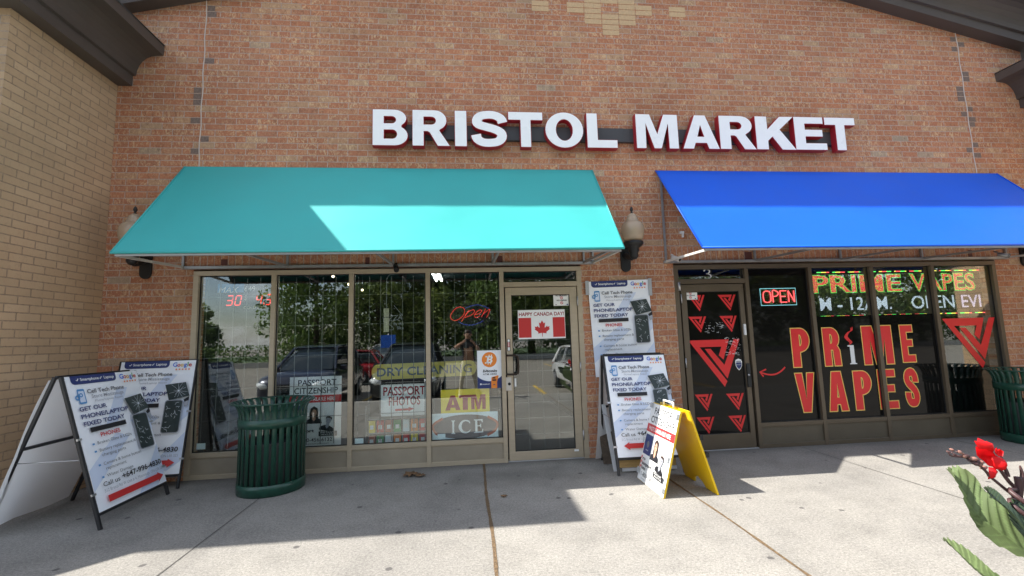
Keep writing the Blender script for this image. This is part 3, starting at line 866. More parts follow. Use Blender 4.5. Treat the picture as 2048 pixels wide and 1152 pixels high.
b = B(); pr = Print(b, (p.x, .009, p.z), (1, 0, 0), (0, 0, -1), q.x - p.x); hh = (p.z - q.z) / (q.x - p.x)
pr.rect(0, 1, 0, hh, M['ink']); pr.rect(.2, .8, .15, .9, M['paper']); pr.rect(.2, .8, 1.0, 2.5, M['pred']); pr.rect(.2, .8, 2.6, hh - .15, M['paper'])
for i in range(4): pr.rect(.32, .68, 1.1 + i * .34, 1.3 + i * .34, M['paper'])
part(b, 'pull_decal', doorL)
p, q = at(1029, 757, .03), at(1033, 773, .03)
b = B(); b.box(p.x, q.x, .031, .0345, q.z, p.z, M['paper']); part(b, 'sticker', doorL)
p, q = at(1149, 899, 0), at(1158, 902.5, 0)
b = B(); b.box(p.x, q.x, .006, .0095, q.z, p.z, M['paper']); part(b, 'sticker', doorL)
# small white tags in the lower corners of the market windows
for (px, py, pw, ph) in ((394, 887, 17, 11), (710, 877, 17, 11), (875, 868, 16, 11)):
    a = at(px, py, .07); c = at(px + pw, py + ph, .07)
    b = B(); b.box(a.x, c.x, .062, .066, c.z, a.z, M['iceblue']); part(b, 'tag', panesL[0 if px < 500 else (2 if px < 800 else 3)])

# right door
doorR = make_door(sfR, 2.785, 3.655, 2.86, 3.59, 0.20, 2.03, M['dbronze'], M['film'], 2.78)
p, q = at(1492, 727, 0), at(1503.5, 774, 0)
b = B(); b.box(p.x, q.x, -.012, .0095, q.z, p.z, M['black']); part(b, 'pull_box', doorR, bevel=.004)
c_ = at(1498.5, 750, -.02); b = B(); b.lathe([(0.014, 0), (0.014, .008), (0, .010)], (0, 0, 0), M['steel'], 14)
b.v = [Vector((c_.x + v.x, -.012 - v.z, c_.z + v.y)) for v in b.v]; part(b, 'lock', doorR)
p, q = at(1486.5, 648, 0), at(1492.5, 670, 0)
b = B(); b.box(p.x, q.x, -.015, .0095, q.z, p.z, M['vwhite']); part(b, 'alarm_contact', doorR, bevel=.004)
p, q = at(1355, 566, 0), at(1360, 577, 0)
b = B(); b.tube([(p.x + .015, -.012, q.z - .03), (p.x + .015, -.012, p.z + .01)], 0.017, M['steel'], 10); part(b, 'pivot', doorR)

VA = [(0, 0), (.79, 0), (.655, .43), (.57, .335), (.635, .15), (.21, .15), (.70, .885), (.64, 1.0)]
VB = [(.885, 0), (1, 0), (.705, .83), (.31, .19), (.42, .19), (.665, .54)]
def logo(parent, tl, tr, tip, y, name='logo_decal'):
    a, c, d = at(*tl, y), at(*tr, y), at(*tip, y)
    wd = c.x - a.x; ht = (a.z + c.z) / 2 - d.z
    b = B(); pr = Print(b, (a.x, y, (a.z + c.z) / 2), (1, 0, 0), (0, 0, -1), wd, ht); pr.step = .0004
    pr.poly(VA, M['vred']); pr.k -= 1; pr.poly(VB, M['vred'])
    return part(b, name, parent)
z5 = lambda x, y: (1180 + x / 4, 480 + y / 4)
z7 = lambda x, y: (1300 + x / 4, 700 + y / 4)
z6 = lambda x, y: (1536 + x / 4, 480 + y / 4)
z8 = lambda x, y: (1536 + x / 4, 700 + y / 4)
for f, l, r_, t_, bt, tx_ in ((z5, 783, 915, 441, 570, .64), (z5, 1020, 1163, 438, 565, .6), (z5, 785, 928, 613, 740, .6), (z5, 1035, 1173, 607, 737, .6),
                              (z5, 785, 1195, 798, 1176, .6), (z7, 357, 500, 354, 490, .6), (z7, 607, 750, 347, 482, .6), (z7, 372, 515, 537, 672, .6), (z7, 625, 768, 524, 658, .6)):
    logo(doorR, f(l, t_), f(r_, t_), f(l + (r_ - l) * tx_, bt), 0.033)
# worn white flecks on the door film
b = B()
rf = random.Random(3)
for cx, cy, sx, sy, n in ((990, 700, 75, 45, 46), (1140, 850, 62, 70, 80)):
    for i in range(n):
        p = at(*z5(cx + rf.uniform(-sx, sx), cy + rf.uniform(-1, 1) * sy), .032); wd = rf.choice([.004, .006, .012, .03]); h = rf.uniform(.002, .005)
        b.box(p.x - wd / 2, p.x + wd / 2, .0315, .0322, p.z - h / 2, p.z + h / 2, M['vwhite'])
part(b, 'scratch_marks', doorR)
# shield sticker
p, q = at(*z5(1160, 950), .03), at(*z5(1222, 1042), .03)
b = B(); pr = Print(b, (p.x, .0335, p.z), (1, 0, 0), (0, 0, -1), q.x - p.x, p.z - q.z)
shd = [(.08, .10), (.5, 0), (.92, .10), (1, .3), (.95, .62), (.75, .85), (.5, 1), (.25, .85), (.05, .62), (0, .3)]
pr.poly(shd, M['paper']); pr.poly([(u * .84 + .08, v * .84 + .08) for u, v in shd if v > .25] , M['navy']); pr.rect(.15, .85, .18, .32, M['lgrey']); pr.text('SECURITY', .16, .84, .55, .08, M['paper'])
part(b, 'shield_sticker', doorR)
# number 3 over the door
p, q = at(1407.5, 539, .04), at(1422.5, 557, .04)
b = B(); pr = Print(b, (p.x, .044, p.z), (1, 0, 0), (0, 0, -1), 1)
pts3 = smooth_path([(.02, .80), (.12, .95), (.45, 1.0), (.80, .90), (.84, .72), (.62, .57), (.38, .54), (.62, .50), (.95, .38), (.97, .18), (.70, .03), (.35, .0), (.05, .10)], 4)
for lp in stroke(pts3, .10, hy=.05):
    n = len(lp) // 2; vs = [pr.P(u * (q.x - p.x), (1 - v) * (p.z - q.z), .002) for u, v in lp]
    b.add(vs, [(i, i + 1, 2 * n - 2 - i, 2 * n - 1 - i) for i in range(n - 1)], M['vwhite'])
part(b, 'number_decal', panesR[0])

# PRIME VAPES lettering on the black film: yellow edge, red inside
FY = 0.0445
def vinyl(g, tl, br, pane, key):
    a, c = at(*tl, FY), at(*br, FY)
    b = B(); pr = Print(b, (a.x, FY, a.z), (1, 0, 0), (0, 0, -1), 1.0); pr.step = .0005
    pr.glyph(g, 0, c.x - a.x, 0, a.z - c.z, M['vyel'], 0.011); pr.glyph(g, 0, c.x - a.x, 0, a.z - c.z, M['vred'], 0.0)
    part(b, 'letter', pane)
for ch, f, tl, br, pi in (('P', z6, (178, 710), (348, 1012), 1), ('R', z6, (430, 706), (590, 1003), 2), ('M', z6, (742, 692), (1012, 988), 2), ('E', z6, (1048, 684), (1186, 973), 3),
                          ('V', z8, (214, 189), (394, 492), 1), ('A', z8, (466, 177), (648, 483), 2), ('P', z8, (676, 171), (848, 473), 2), ('E', z8, (870, 161), (1050, 463), 3), ('S', z8, (1078, 149), (1224, 449), 3)):
    # top-left corner is measured on the leaning letter: shift it to the letter's own vertical
    a, c = at(*f(*tl), FY), at(*f(*br), FY)
    vinyl(GC[ch], f(*tl), f(*br), panesR[pi], ch)
# the white I with its red smoke
a, c = at(*z6(640, 842), FY), at(*z6(714, 992), FY)
b = B(); pr = Print(b, (a.x, FY, a.z), (1, 0, 0), (0, 0, -1), 1.0); wI, hI = c.x - a.x, a.z - c.z
pr.poly([(-.01, 0), (wI * .78, 0), (wI * .78, hI * .94), (wI, hI * .95), (wI, hI), (.0, hI), (.0, hI * .95), (wI * .2, hI * .94), (wI * .2, .07 * hI), (-.01, .07 * hI)], M['vwhite'])
sm = smooth_path([(.030, -.012), (.055, -.04), (.015, -.08), (-.012, -.12), (.02, -.17), (.075, -.20), (.088, -.245)], 5)
n = len(sm)
for k, off in ((0, 0.0), (1, .02)):
    hw = [0.004 + (.017 if k == 0 else .007) * math.sin(math.pi * i / (n - 1)) for i in range(n)]
    pr.k += 1
    vs = [pr.P(u - off - h, v + off * .5, pr.k * pr.step) for (u, v), h in zip(sm, hw)] + [pr.P(u - off + h, v + off * .5, pr.k * pr.step) for (u, v), h in zip(sm, hw)]
    b.add(vs, [(i, i + 1, n + i + 1, n + i) for i in range(n - 1)], M['vred'])
part(b, 'cigarette_letter', panesR[2])
# curved red arrow
b = B(); pr = Print(b, (0, FY, 0), (1, 0, 0), (0, 0, -1), 1.0)
ar = [at(*q, FY) for q in ((1570, 734), (1563, 741.5), (1553, 747.5), (1542, 749.5), (1531, 748), (1521, 745))]
pr.line(smooth_path([(p.x, -p.z) for p in ar], 3), .010, M['vred'])
h0 = at(1519.5, 744.5, FY); h1 = at(1532, 738.5, FY); h2 = at(1527, 753, FY)
pr.line([(h1.x, -h1.z), (h0.x, -h0.z), (h2.x, -h2.z)], .010, M['vred'])
part(b, 'arrow_decal', panesR[1])
logo(panesR[4], (1883.5, 637), (1989, 635), (1951, 737), FY)

# ------------------------------------------------------------------ awnings
def awning(label, x0, x1, mat, struts, yw=0.0, cat='awning', lx=None):
    t = thing('awning', label, cat, ((x0 + x1) / 2, yw - 0.5, 3.0))
    Yo, Zo, Zt, th = yw - 1.05, 2.405, 3.66, 0.010
    b = B(); n = 24; m_ = 10
    def pt(i, j, up):
        f = j / m_
        sag = 0.006 * math.sin(math.pi * f) * (1 + .4 * math.sin(i * 1.7))
        return (x0 + (x1 - x0) * i / n, yw - .012 + (Yo - yw + .012) * f, Zt + (Zo - Zt) * f - sag + up)
    for up in (th, 0): b.strip([[pt(i, j, up) for i in range(n + 1)] for j in range(m_ + 1)], mat)
    for a in (0, n):
        b.strip([[pt(a, j, 0) for j in range(m_ + 1)], [pt(a, j, th) for j in range(m_ + 1)]], mat, False)
    # rolled hem along the front and side edges
    b.tube([(x0, Yo - .004, Zo), (x1, Yo - .004, Zo)], 0.012, mat, 8)
    for x in (x0, x1): b.tube([(x, yw - .02, Zt + .004), (x, Yo, Zo + .004)], 0.009, mat, 6)
    part(b, 'canopy', t, fix=False)
    b = B()
    b.bar((x0 + .03, Yo + .02, Zo - .018), (x1 - .03, Yo + .02, Zo - .018), .025, .025, M['galv'])
    part(b, 'front_rail', t)
    b = B(); b.bar((x0 + .03, yw - .02, 2.425), (x1 - .03, yw - .02, 2.425), .032, .032, M['galv']); part(b, 'wall_rail', t)
    b = B(); b.bar((x0 + .03, yw - .02, Zt - .03), (x1 - .03, yw - .02, Zt - .03), .025, .025, M['galv']); part(b, 'top_rail', t)
    for k, x in enumerate(struts):
        m = M['whitebar'] if k in (0, len(struts) - 1) else M['galv']
        b = B(); b.bar((x, yw - .036, 2.43), (x, Yo + .033, Zo - .02), .025, .025, m); part(b, 'strut', t)
        b = B(); b.bar((x, yw - .02, 2.443), (x, yw - .02, Zt - .045), .024, .024, M['galv']); part(b, 'upright', t)
        b = B(); b.bar((x, yw - .035, Zt - .05), (x, Yo + .035, Zo + .012), .022, .022, M['galv']); part(b, 'rafter', t)
    return t


awning('long teal canvas awning over the market windows, half in shade', -3.37, 1.67, M['teal'], [-3.33, -2.15, -.90, .33, 1.50, 1.62])
awning('bright blue canvas awning over the blacked out shopfront', 2.54, 7.68, M['blue'], [2.60, 3.84, 5.08, 6.31, 7.63])
awning('teal canvas awning on the front of the left tan wing', -9.0, -5.17, M['teal'], [-8.96, -7.7, -6.4, -5.21], yw=-1.30)

# ------------------------------------------------------------------ sign letters
sg = thing('shop_sign', 'big white block letters with red sides reading BRISTOL MARKET on a dark rail', 'sign', (2.12, -0.05, 4.1))
YF = -0.145
px3 = lambda x, y: (700 + x / 4, 160 + y / 4)
px4 = lambda x, y: (1212 + x / 4, 160 + y / 4)
for ch, f, l, t_, r_, bt in (('B', px3, 178, 240, 465, 531), ('R', px3, 497, 243, 803, 534), ('I', px3, 836, 248, 936, 538), ('S', px3, 973, 247, 1250, 542), ('T', px3, 1265, 259, 1545, 543),
                             ('O', px3, 1560, 257, 1868, 550), ('L', px3, 1893, 268, 2137, 547), ('M', px4, 238, 274, 577, 550), ('A', px4, 606, 280, 903, 552), ('R', px4, 906, 284, 1197, 554),
                             ('K', px4, 1196, 289, 1508, 556), ('E', px4, 1507, 291, 1760, 557), ('T', px4, 1752, 296, 1998, 560)):
    a = at(*f(l, (t_ + bt) / 2), YF); c = at(*f(r_, (t_ + bt) / 2), YF)
    zt, zb = at(*f((l + r_) / 2, t_), YF).z, at(*f((l + r_) / 2, bt), YF).z
    zt, zb = (zt + 4.395) / 2, (zb + 3.918) / 2
    wd, ht = c.x - a.x, zt - zb
    q = [[(a.x + x * wd, zb + y * ht) for x, y in lp] for lp in GLY[ch]]
    b = B()
    vs, fs = fill2d(q, 0.045)
    b.add([(v[0], YF + .046 - v[2], v[1]) for v in vs], fs, M['redside'])
    q2 = [offset_loop(lp, -0.006, i > 0) for i, lp in enumerate(q)]
    vs, fs = fill2d(q2, 0.003)
    b.add([(v[0], YF - .001 - v[2], v[1]) for v in vs], fs, M['face'])
    part(b, 'letter', sg)
b = B()
a, c = at(812, 262, -.05), at(1690, 276, -.05)
zr0, zr1 = 4.045, 4.235
b.box(a.x - .1, at(1247, 270, -.05).x, -.053, -.001, zr0, zr1, M['raceway']); b.box(at(1262, 270, -.05).x, c.x, -.053, -.001, zr0, zr1, M['raceway'])
b.box(at(1247, 270, -.05).x, at(1262, 270, -.05).x, -.050, -.001, zr0 + .002, zr1 - .002, M['raceway'])
part(b, 'raceway', sg, bevel=.003)


# ------------------------------------------------------------------ wall lamps
def wall_lamp(x, label):
    t = thing('wall_lamp', label, 'lamp', (x, -.12, 2.45), group='acorn wall lamps')
    gx, gy = x + .02, -.27
    b = B()
    pl = [(x - .065, 2.30 + .065), (x - .065, 2.56)] + [(x + .065 * math.cos(R(a)), 2.56 + .065 * math.sin(R(a))) for a in range(180, -1, -20)][::1] + [(x + .065, 2.365)] + [(x + .065 * math.cos(R(a)), 2.365 + .065 * math.sin(R(a))) for a in range(0, -181, -20)]
    pl2 = []
    for p in pl:
        if not pl2 or (abs(p[0] - pl2[-1][0]) + abs(p[1] - pl2[-1][1])) > 1e-4: pl2.append(p)
    b.extr(pl2[:-1], lambda p, k: (p[0], -.002 if k == 0 else -.032, p[1]), M['black']); part(b, 'backplate', t, bevel=.006)
    b = B()
    b.tube(smooth_path([(x, -.03, 2.52), (x, -.13, 2.47), (x + .01, -.22, 2.45), (gx, gy, 2.50), (gx, gy, 2.56)], 4), [.034] * 17, M['black'], 10)
    b.lathe([(0, 2.42), (.03, 2.425), (.055, 2.46), (.05, 2.50), (.07, 2.53), (.06, 2.56), (.105, 2.59), (.125, 2.615), (.12, 2.64), (.09, 2.645)], (gx, gy, 0), M['black'], 20)
    part(b, 'arm', t)
    b = B()
    b.lathe([(.088, 2.645), (.118, 2.67), (.137, 2.73), (.143, 2.79), (.137, 2.84), (.12, 2.875), (.096, 2.893), (.080, 2.900), (.082, 2.915), (.068, 2.94), (.060, 2.962), (.061, 2.972), (.045, 2.99), (.025, 3.006), (.0, 3.012)], (gx, gy, 0), M['globe'], 28)
    part(b, 'globe', t)
    b = B(); b.lathe([(.0, 2.70), (.025, 2.71), (.035, 2.77), (.03, 2.82), (.0, 2.84)], (gx, gy, 0), M['cream'], 12); part(b, 'bulb', t)
    b = B(); b.lathe([(.022, 3.008), (.012, 3.02), (.010, 3.03), (.019, 3.045), (.021, 3.06), (.012, 3.085), (.0, 3.10)], (gx, gy, 0), M['black'], 12); part(b, 'finial', t)
    return t


wall_lamp(2.055, 'black wall lamp with frosted acorn globe on the brick pier between the awnings')
wall_lamp(-3.74, 'black acorn wall lamp half hidden behind the left end of the teal awning')
wall_lamp(7.93, 'black acorn wall lamp at the right end of the blue awning')


# ------------------------------------------------------------------ security cameras
def camera_unit(c, d, label, m, m2):
    t = thing('security_camera', label, 'security camera', c)
    c = Vector(c); d = Vector(d).normalized()
    b = B(); b.tube([c - d * .06, c + d * .05], .030, m, 12); b.tube([c + d * .05, c + d * .062], .033, m, 12); b.tube([c + d * .0622, c + d * .066], .022, m2, 12)
    part(b, 'body', t)
    b = B(); b.tube([c - d * .03, c - d * .03 + Vector((0, .04, .045)), c - d * .03 + Vector((0, .07, .055))], .012, m, 8); part(b, 'bracket', t)
    return t


camera_unit(at(792, 536, -.10), (.2, -.75, -.5), 'small black security camera on the rail above the market windows', M['black'], M['gasket'])
camera_unit(at(1352, 517, -.16), (.35, -.7, -.35), 'white bullet security camera at the left end of the blue awning frame', M['whitebar'], M['black'])
camera_unit(at(2007, 510, -.16), (.5, -.6, -.25), 'grey bullet security camera near the right end of the blue awning frame', M['galv'], M['black'])
a = at(1365, 467, -.02)
t = thing('wall_hook', 'small white bracket on the brick beside the blue awning upright', 'bracket', a)
b = B(); b.box(a.x - .005, a.x + .012, -.03, -.001, a.z - .05, a.z, M['vwhite']); b.box(a.x - .03, a.x + .02, -.03, -.001, a.z + .001, a.z + .03, M['vwhite']); part(b, 'clip', t)


# ------------------------------------------------------------------ printed boards
def crack_star(pr, cx, cy, r, rnd, n=13):
    for i in range(n):
        a = 2 * math.pi * (i + rnd.uniform(-.3, .3)) / n; l = r * rnd.uniform(.5, 1.0)
        p = [(cx, cy), (cx + math.cos(a) * l * .5 + rnd.uniform(-.01, .01), cy + math.sin(a) * l * .5), (cx + math.cos(a + rnd.uniform(-.15, .15)) * l, cy + math.sin(a) * l)]
        pr.line(p,   .0013, M['crack']); pr.k -= 1
    pr.k += 1
    pr.poly([(cx + .014 * math.cos(k), cy + .012 * math.sin(k)) for k in range(6)], M['crack'])


def rrect(u0, u1, v0, v1, r):
    return arc(u0 + r, v0 + r, r, r, 180, 270, 4) + arc(u1 - r, v0 + r, r, r, 270, 360, 4) + arc(u1 - r, v1 - r, r, r, 0, 90, 4) + arc(u0 + r, v1 - r, r, r, 90, 180, 4)


def phone_poster(pr, arrow=1, seed=1):
    rnd = random.Random(seed)
    # pale printed facets
    for pts in ([(.62, .20), (.34, .62), (.50, .62), (.78, .20)], [(0, 1.05), (.45, .72), (.62, .80), (.0, 1.28)], [(.55, 1.5), (1, 1.0), (1, 1.38), (.84, 1.5)], [(.70, .62), (1, .56), (1, .78), (.86, .90)]):
        pr.poly(pts, M['paleblue'])
    tab = [(.05, 0)] + arc(.10, .055, .05, .045, 180, 90, 4)[0:] + arc(.60, .055, .05, .045, 90, 0, 4) + [(.65, 0)]
    pr.poly(tab, M['navy'])
    pr.line([(.115, .048), (.125, .058), (.145, .033)], .004, M['paper']); pr.text('Smartphone', .165, .405, .062, .034, M['paper'], .012)
    pr.line([(.415, .048), (.425, .058), (.445, .033)], .004, M['paper']); pr.text('Laptop', .475, .615, .062, .034, M['paper'], .012)
    for ch, u0, u1, m, cp in (('G', .70, .757, 'gblue', .062), ('o', .760, .800, 'pred', .06), ('o', .804, .844, 'gyel', .06), ('g', .849, .889, 'gblue', .06), ('l', .897, .907, 'ggrn', .066), ('e', .914, .955, 'pred', .06)):
        pr.text(ch, u0, u1, .088, cp, M[m], .015); pr.k -= 1
    pr.k += 1
    for i in range(5):
        cx = .755 + i * .043; st = []
        for k in range(10):
            a = -math.pi / 2 + k * math.pi / 5; r_ = .0175 if k % 2 == 0 else .0075
            st.append((cx + r_ * math.cos(a), .128 + r_ * math.sin(a)))
        pr.poly(st, M['orange']); pr.k -= 1
    pr.k += 1
    for lp in (rrect(.085, .175, .155, .325, .015),): pr.poly(lp, M['lblue'])
    pr.poly(rrect(.097, .163, .178, .305, .006), M['paleblue'])
    for cx, cy, r_ in ((.075, .25, .030), (.120, .225, .024)):
        pr.loops([arc(cx, cy, r_, r_, 0, 345, 15), arc(cx, cy, r_ * .5, r_ * .5, 0, 345, 15)], M['lblue'])
    pr.text('Cell Tech Phone', .205, .715, .215, .048, M['grey'], .022)
    pr.text('Store Mississauga', .245, .690, .275, .043, M['lgrey'], .008)
    pr.text('Phone/Laptop Repair', .275, .665, .322, .026, M['lgrey'], -.002)
    pr.text('GET OUR', .055, .405, .405, .048, M['navy'], .022)
    pr.text('PHONE/LAPTOP', .055, .690, .490, .050, M['navy'], .022)
    pr.text('FIXED TODAY', .06, .610, .575, .050, M['navy'], .022)
    pr.rect(.12, .605, .600, .655, M['ink'])
    pr.text('PHONES', .225, .495, .725, .046, M['pred'], .02)
    for i, (tt, u1, v) in enumerate((('Broken Glass & LCDs', .635, .800), ('Battery replacement &', .67, .885), ('charging parts', .50, .942), ('Camera & home button', .70, 1.040), ('replacement', .455, 1.097), ('Water Damage', .53, 1.175))):
        u0 = .15 + v * .012 + (.012 if i in (2, 4) else 0)
        pr.text(tt, u0, u1, v, .034, M['grey'], .002)
        if i not in (2, 4):
            pr.rect(.085 + v * .012, .112 + v * .012, v - .024, v - .004, M['lblue'])
    pr.text('Call us', .09, .31, 1.262, .050, M['ink'], .008); pr.text('+647-996-4830', .345, .955, 1.255, .062, M['ink'], .022)
    pr.text('512 Bristol Rd W Unit # 4, Mississauga, ON L5R 3Z1', .085, .965, 1.325, .036, M['lgrey'], .0)
    if arrow > 0: pts = [(.11, 1.365), (.845, 1.365), (.845, 1.345), (.935, 1.400), (.845, 1.460), (.845, 1.437), (.11, 1.437)]
    else: pts = [(.93, 1.365), (.195, 1.365), (.195, 1.345), (.105, 1.400), (.195, 1.460), (.195, 1.437), (.93, 1.437)]
    pr.poly(pts, M['pred'])
    # broken laptop and phone
    pr.poly([(.655, .345), (.925, .315), (1.0, .51), (.735, .565)], M['screen']); crack_star(pr, .845, .435, .13, rnd)
    pr.poly([(.93, .56), (1.0, .515), (1.0, .575), (.95, .60)], M['ink']); pr.poly([(.93, .60), (1.0, .57), (1.0, .64), (.955, .66)], M['lgrey'])
    pr.poly(rrect(.69, .93, .56, 1.01, .035), M['lgrey']); pr.poly(rrect(.70, .92, .57, 1.0, .03), M['screen'])
    for i in range(16):
        u, v = rnd.uniform(.72, .90), rnd.uniform(.60, .97); a = rnd.uniform(0, 6.3); l = rnd.uniform(.02, .07)
        pr.line([(u, v), (u + l * math.cos(a) * .5, v + l * math.sin(a) * .6), (min(.915, u + l * math.cos(a + .5)), min(.99, v + l * math.sin(a + .5)))], .0018, M['crack']); pr.k -= 1
    pr.k += 1


def passport_poster(pr, h, full=True):
    ky = h / 1.33
    V = lambda v: v * ky
    pr.text('PASSPORT', .16, .90, V(.17), V(.115), M['ink'], .012); pr.text('CITIZENSHIP', .09, .93, V(.325), V(.115), M['ink'], .012)
    pr.rect(0, 1, V(.36), V(.50), M['pred']); pr.text('PHOTOS AVAILABLE HERE', .08, .88, V(.465), V(.07), M['paper'], .01)
    pr.rect(.03, .31, V(.545), V(.885), M['navy']); pr.k += 1
    pr.poly([(.17 + .05 * math.cos(R(a)), V(.71 + .06 * math.sin(R(a)))) for a in range(0, 360, 40)], M['grey']); pr.rect(.12, .22, V(.80), V(.82), M['lgrey'])
    # two printed portrait photographs
    def bust(cx, cy, s_, hair, long_, skin, top, rot=0.0):
        def T(pts): return [(cx + s_ * (x * math.cos(rot) - y * math.sin(rot)), cy + s_ * (x * math.sin(rot) + y * math.cos(rot))) for x, y in pts]
        if long_: pr.poly(T([(-.24, .42), (-.25, .0), (-.2, -.28), (0, -.40), (.2, -.28), (.25, 0), (.24, .42)]), hair)
        pr.poly(T([(-.46, .62), (-.42, .40), (-.16, .28), (.16, .28), (.42, .40), (.46, .62)]), top)
        pr.poly(T([(-.10, .36), (-.09, .1), (.09, .1), (.10, .36), (0, .48)]), skin)
        pr.poly(T([(.16 * math.cos(R(a)), -.05 + .23 * math.sin(R(a))) for a in range(0, 360, 24)]), skin)
        if not long_: pr.poly(T([(-.18, -.05), (-.19, -.24), (0, -.34), (.19, -.24), (.18, -.05), (.13, -.18), (-.12, -.19)]), hair)
        else: pr.poly(T([(-.17, .05), (-.19, -.24), (0, -.33), (.19, -.24), (.17, .05), (.11, -.18), (-.02, -.24), (-.12, -.1)]), hair)
        pr.rect(cx - .09 * s_, cx - .03 * s_, cy - .08 * s_, cy - .05 * s_, M['hair']); pr.rect(cx + .03 * s_, cx + .09 * s_, cy - .08 * s_, cy - .05 * s_, M['hair']); pr.rect(cx - .05 * s_, cx + .05 * s_, cy + .07 * s_, cy + .09 * s_, M['pred'] if full else M['grey'])
    bust(.48, V(.70), .33, M['hair'], True, M['skin'], M['ink'])
    bust(.76, V(.86), .31, M['hair'], False, M['lgrey'], M['ink'], .22)
    for i, (a, tt, u1) in enumerate((('P', 'ro', .19), ('P', 'assport', .46), ('P', 'hoto', .26))):
        v = V(.98 + i * .075); u0 = .05 + i * .012
        pr.text(a, u0, u0 + .05, v, V(.06), M['pred'], .05); pr.k -= 1; pr.text(tt, u0 + .06, u1 + .03, v, V(.055), M['ink'], .035)
    pr.rect(.58, .93, V(1.05), V(1.14), M['ink']); pr.text('INSTANT', .62, .88, V(1.085), V(.028), M['paper'], .0); pr.text('PHOTOS', .64, .89, V(1.125), V(.028), M['paper'], .0)
    pr.text('1-800-456-6132', .18, .84, V(1.235), V(.068), M['ink'], .005); pr.text('www.propassportphoto.com', .2, .78, V(1.285), V(.026), M['grey'])


def leaf_frame(b, BL, BR, tilt, L, wdt, low, m, sq=.028):
    """one tubular leaf of an A-frame: legs, top bar, low bar"""
    pass


def sandwich(label, BL, BR, lean, L, sheet, back_run, arrow, seed, back_sheet=True, group='black framed repair shop boards'):
    """BL, BR: feet of the front leaf (viewer's left / right); lean = horizontal run of the top; sheet = (v0, v1) along the leaf from the top"""
    BL, BR = Vector(BL), Vector(BR); e = (BR - BL); wd = e.length; e.normalize()
    nb = Vector((-e.y, e.x, 0))            # away from the viewer
    top = nb * lean + Vector((0, 0, math.sqrt(L * L - lean * lean)))
    upd = top.normalized()
    c = (BL + BR) / 2
    t = thing('sandwich_board', label, 'sandwich board', (c.x, c.y, 0), group=group)
    b = B(); s = .026
    for p in (BL, BR): b.bar(p, p + top, s, s, M['blackframe'], up=nb)
    b.bar(BL + top - upd * s / 2 + e * s / 2, BR + top - upd * s / 2 - e * s / 2, s, s, M['blackframe'], up=nb)
    k = L - sheet[1]
    b.bar(BL + upd * (k - .012) + e * s / 2, BR + upd * (k - .012) - e * s / 2, s, s, M['blackframe'], up=nb)
    part(b, 'frame', t, bevel=.003)
    # printed sheet in front of the frame
    b = B(); w2 = wd - .012
    n = -(nb * math.cos(math.atan2(lean, top.z)) - Vector((0, 0, 1)) * math.sin(math.atan2(lean, top.z))).normalized()
    O = BL + top - upd * sheet[0] + e * .012 + n * (s / 2 + .006)
    h = (sheet[1] - sheet[0]) / w2
    pr = Print(b, O, e, -upd, w2)
    pr.slab(1, h, .005, M['sheet']); pr.sv = (sheet[1] - sheet[0]) / 1.5 if h < 1.5 else w2
    phone_poster(pr, arrow, seed)
    part(b, 'sheet', t, fix=False)
    # clips that hold the sheet
    for f in (.42, .78):
        for P_, sg_ in ((BL, -1), (BR, 1)):
            q = P_ + top * (1 - f) + e * sg_ * .006 + n * .02
            b = B(); b.bar(q - e * .022, q + e * .022, .012, .018, M['steel'], up=upd); part(b, 'clip', t)
    # rear leaf
    if back_run:
        rt = nb * back_run - Vector((0, 0, 1)) * (top.z - .0)
        ru = rt.normalized()
        b = B(); TL, TR = BL + top + nb * .045, BR + top + nb * .045
        for p in (TL, TR): b.bar(p, p + rt, s, s, M['blackframe'], up=nb)
        b.bar(TL + e * s / 2, TR - e * s / 2, s, s, M['blackframe'], up=nb)
        b.bar(TL + ru * .62 + e * s / 2, TR + ru * .62 - e * s / 2, s, s, M['blackframe'], up=nb); part(b, 'rear_frame', t, bevel=.003)
        if back_sheet:
            n2 = ru.cross(e).normalized()
            if n2.dot(nb) < 0: n2 = -n2
            b = B(); rows = []
            for j in range(13):
                f = j / 12; row = []
                for i in range(9):
                    g = i / 8
                    wv = .012 * math.sin(f * 7 + g * 3) + .02 * (f ** 2) * math.cos(g * 2.5)
                    q_ = max(0.0, 1 - g * 3) * f ** 1.5; row.append(TL + e * (-.02 - .07 * q_ + g * (wd + .02)) + ru * (.03 + f * (rt.length - .06)) + n2 * (.022 + abs(wv) - .085 * q_))
                rows.append(row)
            b.strip(rows, M['sheetback']); part(b, 'rear_sheet', t, fix=False)
        for P_ in (BL, BR):
            b = B(); b.tube([P_ + top * .45, P_ + top * .45 + nb * (back_run * .55 + lean * .55 + .04)], .004, M['steel'], 5); part(b, 'stay', t)
    return t


sandwich('black framed phone repair sandwich board with splayed legs, nearest the tan wing', (-3.072, -1.35, 0), (-3.085, -.475, 0), .395, 1.325, (.005, 1.19), .45, 1, 1)
sandwich('black framed phone repair board behind another, against the corner of the market windows', (-3.90, -.30, 0), (-3.105, -.29, 0), .245, 1.375, (.012, 1.225), 0, 1, 2)
sandwich('black framed phone repair board with a red arrow pointing left, behind the yellow sign', (1.573, -.762, 0), (2.300, -.774, 0), .385, 1.315, (.02, 1.135), .22, -1, 3)
# plywood lying between the legs of that board
t = thing('wooden_board', 'yellowed plywood board under the left-pointing phone repair board', 'board', (1.93, -.62, .1))
b = B(); b.bar((1.62, -.66, .105), (2.25, -.67, .105), .02, .10, M['wood']); part(b, 'plank', t)
b = B(); b.bar((1.64, -.675, .035), (2.25, -.685, .035), .02, .03, M['sheetback']); part(b, 'batten', t)
